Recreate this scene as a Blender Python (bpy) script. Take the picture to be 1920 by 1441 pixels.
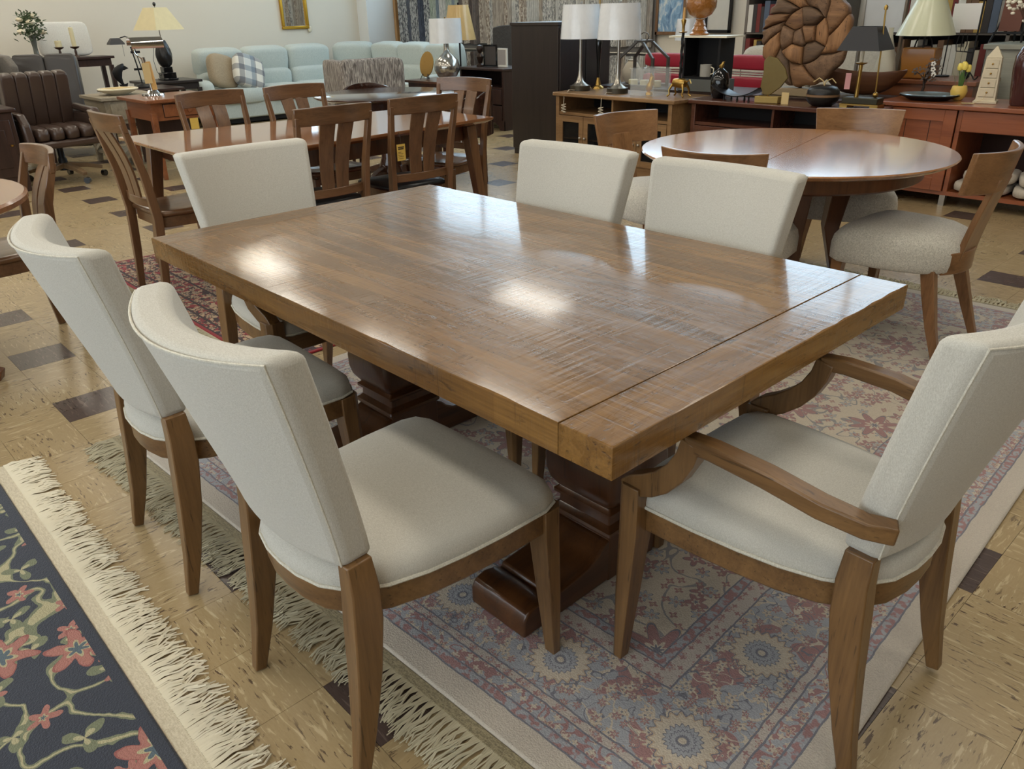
import bpy, math, random
from math import sin, cos, pi, sqrt, radians, atan2
from mathutils import Vector, Matrix
random.seed(7)
for _o in list(bpy.data.objects):
    bpy.data.objects.remove(_o)
SC = bpy.context.scene
COL = SC.collection

# ------------------------------------------------------------------ camera
cd = bpy.data.cameras.new('camera')
cd.sensor_fit = 'HORIZONTAL'
cd.sensor_width = 36.0
cd.lens = 1476.88 / 1920 * 36.0
cd.clip_start = 0.05
cd.clip_end = 100
cam = bpy.data.objects.new('camera', cd)
COL.objects.link(cam)
_r = Vector((0.687671, 0.725736, -0.020377))
_d = Vector((0.298296, -0.308015, -0.903408))
_f = Vector((-0.661912, 0.615170, -0.428297))
cam.matrix_world = Matrix(((_r.x, -_d.x, -_f.x, 1.62889), (_r.y, -_d.y, -_f.y, -1.40675), (_r.z, -_d.z, -_f.z, 1.38651), (0, 0, 0, 1)))
SC.camera = cam

# ------------------------------------------------------------------ world, view
w = bpy.data.worlds.new('world')
SC.world = w
w.use_nodes = True
w.node_tree.nodes['Background'].inputs[0].default_value = (0.62, 0.78, 1.0, 1)
w.node_tree.nodes['Background'].inputs[1].default_value = 1.0
SC.view_settings.view_transform = 'Standard'
SC.view_settings.look = 'None'
SC.view_settings.gamma = 1
SC.view_settings.use_curve_mapping = False
SC.view_settings.exposure = 0.35
SC.cycles.use_denoising = True
SC.cycles.max_bounces = 6
SC.cycles.diffuse_bounces = 3
SC.cycles.glossy_bounces = 3
SC.cycles.sample_clamp_indirect = 8
LIGHT_TUBE = 6.6      # radiance of the ceiling fluorescent diffusers
LIGHT_DAY = 3.2       # radiance of the daylit windows over the fabric display
LIGHT_SHOP = 2.0      # radiance of the shop-front windows behind the camera

# ------------------------------------------------------------------ helpers
def s2l(c):
    return c / 12.92 if c <= 0.04045 else ((c + 0.055) / 1.055) ** 2.4

def rgb(r, g, b):
    return (s2l(r / 255), s2l(g / 255), s2l(b / 255), 1)

class NT:
    def __init__(s, m):
        m.use_nodes = True
        s.t = m.node_tree
        s.b = s.t.nodes['Principled BSDF']
    def n(s, kind, props=None, **ins):
        nd = s.t.nodes.new('ShaderNode' + kind)
        for k, v in (props or {}).items():
            setattr(nd, k, v)
        for k, v in ins.items():
            key = int(k[1:]) if k[0] == 'i' and k[1:].isdigit() else k.replace('_', ' ')
            s.set(nd.inputs[key], v)
        return nd
    def set(s, sock, v):
        if isinstance(v, bpy.types.NodeSocket):
            s.t.links.new(v, sock)
        else:
            sock.default_value = v
    def math(s, op, a, b=0.0, c=None):
        nd = s.t.nodes.new('ShaderNodeMath')
        nd.operation = op
        s.set(nd.inputs[0], a); s.set(nd.inputs[1], b)
        if c is not None:
            s.set(nd.inputs[2], c)
        return nd.outputs[0]
    def mix(s, f, a, b, mode='MIX'):
        nd = s.t.nodes.new('ShaderNodeMix')
        nd.data_type = 'RGBA'
        nd.blend_type = mode
        s.set(nd.inputs[0], f); s.set(nd.inputs[6], a); s.set(nd.inputs[7], b)
        return nd.outputs[2]
    def ramp(s, f, stops, interp='LINEAR'):
        nd = s.t.nodes.new('ShaderNodeValToRGB')
        nd.color_ramp.interpolation = interp
        el = nd.color_ramp.elements
        while len(el) < len(stops):
            el.new(0.5)
        for e, (p, c) in zip(el, stops):
            e.position = p
            e.color = c if len(c) == 4 else (*c, 1)
        s.set(nd.inputs[0], f)
        return nd.outputs[0]
    def step(s, f, a, b):
        nd = s.t.nodes.new('ShaderNodeMapRange')
        s.set(nd.inputs[0], f)
        nd.inputs[1].default_value = a
        nd.inputs[2].default_value = b
        return nd.outputs[0]
    def obj(s):
        return s.n('TexCoord').outputs['Object']
    def pos(s):
        return s.n('NewGeometry').outputs['Position']
    def mapv(s, vec, scale=(1, 1, 1), rot=(0, 0, 0), loc=(0, 0, 0)):
        return s.n('Mapping', None, Vector=vec, Scale=scale, Rotation=rot, Location=loc).outputs[0]
    def noise(s, vec, scale=5.0, detail=3.0, rough=0.5, dist=0.0):
        return s.n('TexNoise', None, Vector=vec, Scale=scale, Detail=detail, Roughness=rough, Distortion=dist).outputs[0]
    def sep(s, vec):
        return s.n('SeparateXYZ', None, Vector=vec).outputs
    def bump(s, h, strength=0.3, dist=0.01):
        nd = s.n('Bump', None, Strength=strength, Distance=dist, Height=h)
        s.t.links.new(nd.outputs[0], s.b.inputs['Normal'])

MATS = {}
def mat(name, col, rough=0.5, metal=0.0, coat=0.0, spec=0.5, trans=0.0, emit=None, es=0.0, alpha=1.0, ior=1.45, sheen=0.0, bumpy=None):
    if name in MATS:
        return MATS[name]
    m = bpy.data.materials.new(name)
    nt = NT(m)
    b = nt.b
    b.inputs['Base Color'].default_value = col
    b.inputs['Roughness'].default_value = rough
    b.inputs['Metallic'].default_value = metal
    b.inputs['Coat Weight'].default_value = coat
    b.inputs['Coat Roughness'].default_value = 0.08
    b.inputs['Specular IOR Level'].default_value = spec
    b.inputs['Transmission Weight'].default_value = trans
    b.inputs['IOR'].default_value = ior
    b.inputs['Sheen Weight'].default_value = sheen
    if emit:
        b.inputs['Emission Color'].default_value = emit
        b.inputs['Emission Strength'].default_value = es
    o = nt.obj()
    if bumpy:
        n = nt.noise(o, bumpy[0], 4)
        nt.bump(n, bumpy[1], 0.01)
        c = nt.mix(nt.math('MULTIPLY', n, 0.35), col, tuple(v * 0.6 for v in col[:3]) + (1,))
        nt.set(b.inputs['Base Color'], c)
    MATS[name] = m
    return m

def wood(name, c1, c2, axis=0, sc=1.0, rough=0.35, coat=0.0, bump=0.06, wear=0.0):
    if name in MATS:
        return MATS[name]
    m = bpy.data.materials.new(name)
    nt = NT(m)
    o = nt.obj()
    s1 = [16 * sc] * 3; s1[axis] = 1.3 * sc
    s2 = [130 * sc] * 3; s2[axis] = 5 * sc
    n1 = nt.noise(nt.mapv(o, s1), 1.0, 4, 0.55, 0.6)
    n2 = nt.noise(nt.mapv(o, s2), 1.0, 3, 0.6)
    f = nt.math('ADD', nt.math('MULTIPLY', n1, 0.75), nt.math('MULTIPLY', n2, 0.35))
    c = nt.ramp(f, [(0.32, c1), (0.5, tuple((a + b) / 2 for a, b in zip(c1, c2))), (0.72, c2)])
    if wear:
        d = nt.noise(nt.mapv(o, s1), 6.0, 2, 0.5)
        k = nt.step(d, 0.66, 0.70)
        c = nt.mix(nt.math('MULTIPLY', k, wear), c, (0.012, 0.006, 0.003, 1))
    nt.set(nt.b.inputs['Base Color'], c)
    nt.b.inputs['Roughness'].default_value = rough
    nt.b.inputs['Coat Weight'].default_value = coat
    nt.b.inputs['Coat Roughness'].default_value = 0.1
    nt.bump(n2, bump, 0.004)
    MATS[name] = m
    return m

def fabric(name, c1, c2=None, scale=900.0, bump=0.25, rough=0.95, big=0.12, axisy=True):
    if name in MATS:
        return MATS[name]
    m = bpy.data.materials.new(name)
    nt = NT(m)
    o = nt.obj()
    c2 = c2 or tuple(v * 0.72 for v in c1[:3]) + (1,)
    w1 = nt.noise(nt.mapv(o, (scale, scale * 0.5, scale * 0.12)), 1.0, 1)
    w2 = nt.noise(nt.mapv(o, (scale * 0.12, scale * 0.5, scale)), 1.0, 1)
    f = nt.math('MULTIPLY', nt.math('ADD', w1, w2), 0.5)
    g = nt.noise(o, 6, 3)
    c = nt.mix(nt.step(f, 0.38, 0.62), c2, c1)
    c = nt.mix(nt.math('MULTIPLY', g, big), c, c2)
    nt.set(nt.b.inputs['Base Color'], c)
    nt.b.inputs['Roughness'].default_value = rough
    nt.b.inputs['Sheen Weight'].default_value = 0.15
    nt.bump(f, bump, 0.002)
    MATS[name] = m
    return m

class MB:
    """collects shapes and links them as one mesh object"""
    def __init__(s):
        s.v = []; s.f = []
    def add(s, vs, fs):
        o = len(s.v)
        s.v += [tuple(v) for v in vs]
        s.f += [tuple(i + o for i in q) for q in fs]
        return s
    def hexa(s, p):
        return s.add(p, [(3, 2, 1, 0), (4, 5, 6, 7), (0, 1, 5, 4), (1, 2, 6, 5), (2, 3, 7, 6), (3, 0, 4, 7)])
    def bx(s, x0, x1, y0, y1, z0, z1):
        return s.hexa([(x0, y0, z0), (x1, y0, z0), (x1, y1, z0), (x0, y1, z0), (x0, y0, z1), (x1, y0, z1), (x1, y1, z1), (x0, y1, z1)])
    def box(s, cx, cy, cz, sx, sy, sz, rz=0.0, rx=0.0, ry=0.0):
        M = Matrix.Translation((cx, cy, cz)) @ Matrix.Rotation(rz, 4, 'Z') @ Matrix.Rotation(ry, 4, 'Y') @ Matrix.Rotation(rx, 4, 'X')
        a, b, c = sx / 2, sy / 2, sz / 2
        return s.hexa([M @ Vector(p) for p in ((-a, -b, -c), (a, -b, -c), (a, b, -c), (-a, b, -c), (-a, -b, c), (a, -b, c), (a, b, c), (-a, b, c))])
    def prism(s, pts, z0, z1, M=None):
        n = len(pts)
        vs = [(x, y, z0) for x, y in pts] + [(x, y, z1) for x, y in pts]
        if M is not None:
            vs = [M @ Vector(v) for v in vs]
        fs = [tuple(range(n - 1, -1, -1)), tuple(range(n, 2 * n))] + [(i, (i + 1) % n, n + (i + 1) % n, n + i) for i in range(n)]
        return s.add(vs, fs)
    def loft(s, rings, cap=True, closed=True):
        n = len(rings[0])
        vs = [p for r in rings for p in r]
        fs = []
        for k in range(len(rings) - 1):
            for i in range(n if closed else n - 1):
                j = (i + 1) % n
                fs.append((k * n + i, k * n + j, (k + 1) * n + j, (k + 1) * n + i))
        if cap:
            fs.append(tuple(range(n - 1, -1, -1)))
            fs.append(tuple((len(rings) - 1) * n + i for i in range(n)))
        return s.add(vs, fs)
    def lathe(s, prof, n=20, c=(0, 0, 0), sx=1.0, sy=1.0):
        return s.loft([[(c[0] + r * sx * cos(2 * pi * i / n), c[1] + r * sy * sin(2 * pi * i / n), c[2] + z) for i in range(n)] for r, z in prof])
    def tube(s, path, r, n=8, cap=True):
        path = [Vector(p) for p in path]
        rs = r if isinstance(r, (list, tuple)) else [r] * len(path)
        rings = []
        t0 = (path[1] - path[0]).normalized()
        up = Vector((0, 0, 1)) if abs(t0.z) < 0.9 else Vector((1, 0, 0))
        a = t0.cross(up).normalized()
        for i, p in enumerate(path):
            t = (path[min(i + 1, len(path) - 1)] - path[max(i - 1, 0)]).normalized()
            a = (a - t * a.dot(t)).normalized()
            b = t.cross(a)
            rings.append([p + rs[i] * (cos(2 * pi * k / n) * a + sin(2 * pi * k / n) * b) for k in range(n)])
        return s.loft(rings, cap)
    def sweep(s, path, ws, hs, side=(1, 0, 0)):
        """rectangular section: ws along the fixed side vector, hs across it"""
        path = [Vector(p) for p in path]
        n = len(path)
        ws = ws if isinstance(ws, (list, tuple)) else [ws] * n
        hs = hs if isinstance(hs, (list, tuple)) else [hs] * n
        rings = []
        for i, p in enumerate(path):
            t = (path[min(i + 1, n - 1)] - path[max(i - 1, 0)]).normalized()
            a = Vector(side[i]) if isinstance(side[0], (list, tuple, Vector)) else Vector(side)
            a = (a - t * a.dot(t)).normalized()
            b = t.cross(a)
            rings.append([p + a * (u * ws[i] / 2) + b * (v * hs[i] / 2) for u, v in ((-1, -1), (1, -1), (1, 1), (-1, 1))])
        return s.loft(rings)
    def puff(s, cx, cy, cz, sx, sy, sz, e=0.35, n=10, M=None):
        """rounded pillowy box (superellipsoid)"""
        def sg(v, p):
            return math.copysign(abs(v) ** p, v)
        rings = []
        for i in range(n + 1):
            ph = -pi / 2 + pi * i / n
            cz_, cr = sg(sin(ph), e), sg(cos(ph), e)
            ring = []
            for k in range(2 * n):
                th = 2 * pi * k / (2 * n) + pi / (2 * n)
                p = Vector((sx / 2 * cr * sg(cos(th), e), sy / 2 * cr * sg(sin(th), e), sz / 2 * cz_))
                if M is not None:
                    p = M @ p
                ring.append((cx + p.x, cy + p.y, cz + p.z))
            rings.append(ring)
        return s.loft(rings)
    def slab(s, fn, nu, nv):
        """closed sheet: fn(u, v, side) -> point, side 0 rear / 1 front"""
        o = []
        for side in (0, 1):
            for j in range(nv + 1):
                for i in range(nu + 1):
                    o.append(fn(i / nu, j / nv, side))
        N = (nu + 1) * (nv + 1)
        fs = []
        for j in range(nv):
            for i in range(nu):
                a = j * (nu + 1) + i
                q = (a, a + 1, a + nu + 2, a + nu + 1)
                fs.append(q)
                fs.append(tuple(N + k for k in reversed(q)))
        rim = [i for i in range(nu + 1)] + [(j + 1) * (nu + 1) - 1 for j in range(1, nv + 1)] + [nv * (nu + 1) + i for i in range(nu - 1, -1, -1)] + [j * (nu + 1) for j in range(nv - 1, 0, -1)]
        for k in range(len(rim)):
            a, b = rim[k], rim[(k + 1) % len(rim)]
            fs.append((b, a, N + a, N + b))
        return s.add(o, fs)
    def mesh(s, name):
        me = bpy.data.meshes.new(name)
        me.from_pydata(s.v, [], s.f)
        me.validate()
        return me
    def build(s, name, m, parent=None, smooth=40, bevel=0.0, seg=2, label=None, kind=None):
        me = s.mesh(name)
        me.materials.append(m)
        if smooth:
            me.shade_smooth()
            me.set_sharp_from_angle(angle=radians(smooth))
        o = bpy.data.objects.new(name, me)
        COL.objects.link(o)
        o.parent = parent
        if bevel:
            bv = o.modifiers.new('edge', 'BEVEL')
            bv.width = bevel
            bv.segments = seg
            bv.limit_method = 'ANGLE'
            bv.angle_limit = radians(35)
            bv.harden_normals = False
        if label:
            o['label'] = label
        if kind:
            o['kind'] = kind
        # consistent outward normals
        import bmesh
        bm = bmesh.new(); bm.from_mesh(me)
        bmesh.ops.recalc_face_normals(bm, faces=bm.faces)
        bm.to_mesh(me); bm.free()
        return o

def thing(name, label, cat, loc=(0, 0, 0), rz=0.0, group=None):
    o = bpy.data.objects.new(name, None)
    o.empty_display_size = 0.1
    COL.objects.link(o)
    o.location = loc
    o.rotation_euler = (0, 0, rz)
    return tag(o, label, cat, group)

def tag(o, label, cat, group=None, kind=None):
    o['label'] = label
    o['category'] = cat
    if group:
        o['group'] = group
    if kind:
        o['kind'] = kind
    return o

def place(o, loc, rz=0.0):
    o.location = loc
    o.rotation_euler = (0, 0, rz)
    return o

def struct(o):
    o['kind'] = 'structure'
    return o

def dup(root, loc, rz, label, group=None):
    def cp(o, par):
        c = o.copy()
        COL.objects.link(c)
        c.parent = par
        for ch in [k for k in bpy.data.objects if k.parent == o]:
            cp(ch, c)
        return c
    r = cp(root, None)
    r.location = loc
    r.rotation_euler = (0, 0, rz)
    r['label'] = label
    if group:
        r['group'] = group
    return r

def circ(r, n, cx=0.0, cy=0.0, sx=1.0, sy=1.0):
    return [(cx + r * sx * cos(2 * pi * i / n), cy + r * sy * sin(2 * pi * i / n)) for i in range(n)]

# ------------------------------------------------------------------ room shell
T = 0.2286
TX0, TY0 = -2.398, -0.825
X0, X1, Y0, Y1, ZC = -10.7, 5.2, -5.2, 7.4, 3.9

def tile_mat(name, base, streak_dark, streak_light, along):
    m = bpy.data.materials.new(name)
    nt = NT(m)
    p = nt.pos()
    s = (13, 85, 1) if along == 0 else (85, 13, 1)
    s2 = (19, 100, 1) if along == 0 else (100, 19, 1)
    blot = nt.noise(p, 1.4, 3)
    fine = nt.noise(nt.mapv(p, tuple(v * 3 for v in s)), 1, 3)
    c = nt.mix(nt.math('MULTIPLY', blot, 0.5), base, tuple(v * 0.72 for v in base[:3]) + (1,))
    c = nt.mix(nt.math('MULTIPLY', fine, 0.35), c, streak_light)
    # pale and dark marbled flecks pressed into the tile
    n1 = nt.noise(nt.mapv(p, s), 1, 4, 0.6, 0.8)
    c = nt.mix(nt.math('MULTIPLY', nt.step(n1, 0.57, 0.64), 0.7), c, streak_light)
    n2 = nt.noise(nt.mapv(p, s2, loc=(7, 3, 0)), 1, 4, 0.62, 0.6)
    gate = nt.step(nt.noise(p, 4.3, 2), 0.38, 0.52)
    c = nt.mix(nt.math('MULTIPLY', nt.step(n2, 0.585, 0.63), nt.math('MULTIPLY', gate, 0.85)), c, streak_dark)
    nt.set(nt.b.inputs['Base Color'], c)
    nt.set(nt.b.inputs['Roughness'], nt.math('ADD', nt.math('MULTIPLY', blot, 0.16), 0.2))
    nt.b.inputs['Specular IOR Level'].default_value = 0.45
    nt.bump(nt.noise(p, 9, 2), 0.05, 0.01)
    return m
TAN = rgb(160, 137, 99)
tile_a = tile_mat('tan_tile_lengthwise', TAN, rgb(62, 42, 34), rgb(200, 182, 146), 0)
tile_b = tile_mat('tan_tile_crosswise', TAN, rgb(62, 42, 34), rgb(200, 182, 146), 1)
tile_k = tile_mat('dark_tile', rgb(68, 54, 50), rgb(26, 18, 16), rgb(120, 104, 96), 0)
grout = mat('tile_joint', rgb(98, 80, 56), 0.8)

floor = struct(MB().bx(X0 - 0.1, X1 + 0.1, Y0 - 0.1, Y1 + 0.1, -0.12, -0.004).build('floor', grout, smooth=0))
def tile_mesh(name, m):
    h = T / 2 - 0.0005
    me = MB().bx(-h, h, -h, h, -0.0045, 0.0).mesh(name)
    me.materials.append(m)
    return me
TM = {0: tile_mesh('tile_tan_a', tile_a), 1: tile_mesh('tile_tan_b', tile_b), 2: tile_mesh('tile_dark', tile_k)}
def tile_kind(ix, iy):
    if ix % 3 == 0 and iy % 3 == 0:
        return 2
    return (ix * 7 + iy * 3 + (ix // 3) + (ix * iy) % 5 // 3) % 2
_C = Vector((cam.matrix_world[0][3], cam.matrix_world[1][3], cam.matrix_world[2][3]))
cells = []
for ix in range(-38, 35):
    for iy in range(-20, 37):
        x, y = TX0 + (ix + 0.5) * T, TY0 + (iy + 0.5) * T
        if x < X0 - 0.1 or x > X1 + 0.1 or y < Y0 - 0.1 or y > Y1 + 0.1:
            continue
        q = Vector((x, y, 0)) - _C
        zc = q.dot(_f)
        seen = zc > 0.3 and abs(q.dot(_r) / zc) < 0.70 and abs(q.dot(_d) / zc) < 0.53
        covered = (-1.0 < x < 1.0 and -0.4 < y < 2.7) or (-1.1 < x < 1.3 and y < -1.3) or (-3.4 < x < -1.6 and 0.2 < y < 2.0)
        cells.append((0 if seen and not covered else 1, q.length, ix, iy, x, y))
cells.sort()
rest = {0: MB(), 1: MB(), 2: MB()}
h = T / 2 - 0.0005
for k, (a, b, ix, iy, x, y) in enumerate(cells):
    t = tile_kind(ix, iy)
    if k < 300:
        o = bpy.data.objects.new('tile', TM[t])
        COL.objects.link(o)
        o.parent = floor
        o.location = (x, y, 0)
    else:
        rest[t].bx(x - h, x + h, y - h, y + h, -0.0045, 0)
for t, m in ((0, tile_a), (1, tile_b), (2, tile_k)):
    rest[t].build('tile_field', m, floor, smooth=0, kind='stuff')

wall_paint = mat('cream_wall_paint', rgb(228, 221, 206), 0.8)
side_paint = mat('taupe_wall_paint', rgb(128, 118, 104), 0.8)
white_paint = mat('white_column_paint', rgb(232, 234, 232), 0.7)
ceil_m = mat('ceiling_board', rgb(168, 164, 154), 0.9)
struct(MB().bx(X0 - 0.15, X0, Y0, Y1, 0, ZC).build('wall_left', wall_paint, smooth=0))
struct(MB().bx(X1, X1 + 0.15, Y0, Y1, 0, ZC).build('wall_right', side_paint, smooth=0))
struct(MB().bx(X0, X1, Y0, Y1, ZC, ZC + 0.1).build('ceiling', ceil_m, smooth=0))
# far wall with a long band of windows above the fabric display
WX0, WX1, WZ0, WZ1 = -9.8, -0.8, 1.9, 3.65
struct(MB().bx(X0, X1, Y1, Y1 + 0.15, 0, WZ0).bx(X0, X1, Y1, Y1 + 0.15, WZ1, ZC).bx(X0, WX0, Y1, Y1 + 0.15, WZ0, WZ1).bx(WX1, X1, Y1, Y1 + 0.15, WZ0, WZ1).build('wall_far', wall_paint, smooth=0))
# near wall (behind the camera) with the shop front
SX0, SX1, SZ0, SZ1 = -6.0, 4.2, 0.5, 3.0
struct(MB().bx(X0, X1, Y0 - 0.15, Y0, 0, SZ0).bx(X0, X1, Y0 - 0.15, Y0, SZ1, ZC).bx(X0, SX0, Y0 - 0.15, Y0, SZ0, SZ1).bx(SX1, X1, Y0 - 0.15, Y0, SZ0, SZ1).build('wall_near', side_paint, smooth=0))
frame_m = mat('window_frame_metal', rgb(150, 150, 148), 0.4, 0.6)
day = mat('daylit_pane', (0.6, 0.7, 0.8, 1), 0.3, emit=(0.60, 0.82, 1.0, 1), es=LIGHT_DAY)
shop = mat('shopfront_pane', (0.6, 0.7, 0.8, 1), 0.3, emit=(0.80, 0.91, 1.0, 1), es=LIGHT_SHOP)
def window(name, x0, x1, y, z0, z1, n, pm):
    fr = MB()
    for z in (z0 + 0.03, z1 - 0.03):
        fr.box((x0 + x1) / 2, y, z, x1 - x0, 0.08, 0.06)
    w = (x1 - x0) / n
    for i in range(n + 1):
        fr.box(x0 + i * w, y, (z0 + z1) / 2, 0.06, 0.08, z1 - z0)
    root = struct(fr.build(name, frame_m, smooth=0))
    for i in range(n):
        MB().box(x0 + (i + 0.5) * w, y, (z0 + z1) / 2, w - 0.06, 0.012, z1 - z0 - 0.12).build('pane', pm, root, smooth=0)
window('window_1', WX0, WX1, Y1 + 0.06, WZ0, WZ1, 7, day)
window('window_2', SX0, SX1, Y0 - 0.06, SZ0, SZ1, 7, shop)
# corner column and timber edge trim of the fabric display
col = struct(MB().bx(-10.7, -10.42, 6.72, 7.4, 0, ZC).build('wall_column', white_paint, smooth=0))
struct(MB().bx(X0, X0 + 0.02, Y0, Y1, 0, 0.1).build('baseboard_left', mat('dark_base', rgb(70, 58, 50), 0.5), smooth=0))

# fluorescent ceiling panels
tube_m = mat('fluorescent_diffuser', (0.9, 0.9, 0.85, 1), 0.5, emit=(1.0, 0.93, 0.80, 1), es=LIGHT_TUBE)
tray_m = mat('fixture_white', rgb(235, 235, 230), 0.5)
L0 = None
spots = [(-5.9, 6.0), (-10.2, 4.2)] + [(x, 3.4) for x in (-8.1, -5.9, -3.7, -1.5, 0.7, 2.9)] + [(x, y) for y in (1.0, -1.5, -4.0) for x in (-10.0, -8.1, -5.9, -3.7, -1.5, 0.7, 2.9)]
for k, (x, y) in enumerate(spots):
    lab = 'white fluorescent ceiling panel light'
    if L0 is None:
        L0 = thing('ceiling_light', lab, 'light', (x, y, ZC - 0.08), 0, 'fluorescent panels in the ceiling grid')
        MB().bx(-0.62, 0.62, -0.32, 0.32, 0.01, 0.08).build('tray', tray_m, L0, smooth=0)
        MB().bx(-0.58, 0.58, -0.28, 0.28, 0.0, 0.01).build('diffuser', tube_m, L0, smooth=0)
    else:
        dup(L0, (x, y, ZC - 0.08), 0, lab)

# ------------------------------------------------------------------ rugs
def flowers(nt, base, vec, scale, rand, R, n, stops, twist=0.0, amp=0.28, loc=(0, 0, 0), cellmix=None):
    """layer of round petalled motifs scattered on a jittered grid"""
    vv = nt.mapv(vec, loc=loc)
    vo = nt.n('TexVoronoi', {'voronoi_dimensions': '2D'}, Vector=vv, Scale=scale, Randomness=rand)
    loc_ = nt.n('VectorMath', {'operation': 'SUBTRACT'}, i0=vv, i1=vo.outputs['Position']).outputs[0]
    x, y, _ = nt.sep(loc_)
    r = nt.math('SQRT', nt.math('ADD', nt.math('MULTIPLY', x, x), nt.math('MULTIPLY', y, y)))
    th = nt.math('ARCTAN2', y, x)
    pet = nt.math('ADD', nt.math('MULTIPLY', nt.math('COSINE', nt.math('ADD', nt.math('MULTIPLY', th, n), nt.math('MULTIPLY', r, twist))), amp * R), R * (1 - amp))
    rr = nt.math('DIVIDE', r, pet)
    colr = nt.ramp(rr, stops, 'CONSTANT')
    mask = nt.math('LESS_THAN', rr, 1.0)
    if cellmix:
        cr = nt.sep(vo.outputs['Color'])[0]
        mask = nt.math('MULTIPLY', mask, nt.math('GREATER_THAN', cr, cellmix))
    return nt.mix(mask, base, colr)
def rosettes(nt, base, vec, pitch, origin, R, n, stops, amp):
    """round flowers on a regular grid anchored at the corner flower"""
    x, y, _ = nt.sep(vec)
    def cell(c, o):
        u = nt.math('ADD', nt.math('DIVIDE', nt.math('SUBTRACT', c, o), pitch), 0.5)
        return nt.math('MULTIPLY', nt.math('SUBTRACT', nt.math('FLOORED_MODULO', u, 1.0), 0.5), pitch)
    x, y = cell(x, origin[0]), cell(y, origin[1])
    r = nt.math('SQRT', nt.math('ADD', nt.math('MULTIPLY', x, x), nt.math('MULTIPLY', y, y)))
    th = nt.math('ARCTAN2', y, x)
    pet = nt.math('ADD', nt.math('MULTIPLY', nt.math('COSINE', nt.math('MULTIPLY', th, n)), amp * R), R * (1 - amp))
    rr = nt.math('DIVIDE', r, pet)
    return nt.mix(nt.math('LESS_THAN', rr, 1.0), base, nt.ramp(rr, stops, 'CONSTANT'))
def vines(nt, base, vec, scale, width, colr, loc=(0, 0, 0)):
    n = nt.noise(nt.mapv(vec, loc=loc), scale, 1.5, 0.4, 0.6)
    k = nt.math('LESS_THAN', nt.math('ABSOLUTE', nt.math('SUBTRACT', n, 0.5)), width)
    return nt.mix(k, base, colr)
def edge_dist(nt, vec, hx, hy):
    x, y, _ = nt.sep(vec)
    return nt.math('MINIMUM', nt.math('SUBTRACT', hx, nt.math('ABSOLUTE', x)), nt.math('SUBTRACT', hy, nt.math('ABSOLUTE', y)))
def between(nt, d, a, b):
    return nt.math('MULTIPLY', nt.math('GREATER_THAN', d, a), nt.math('LESS_THAN', d, b))
def finish_pile(nt, c, vec):
    f = nt.noise(vec, 260, 2)
    c = nt.mix(nt.math('MULTIPLY', f, 0.35), c, (0.05, 0.045, 0.04, 1))
    nt.set(nt.b.inputs['Base Color'], c)
    nt.b.inputs['Roughness'].default_value = 1.0
    nt.b.inputs['Specular IOR Level'].default_value = 0.1
    nt.b.inputs['Sheen Weight'].default_value = 0.2
    nt.bump(f, 0.6, 0.004)

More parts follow.
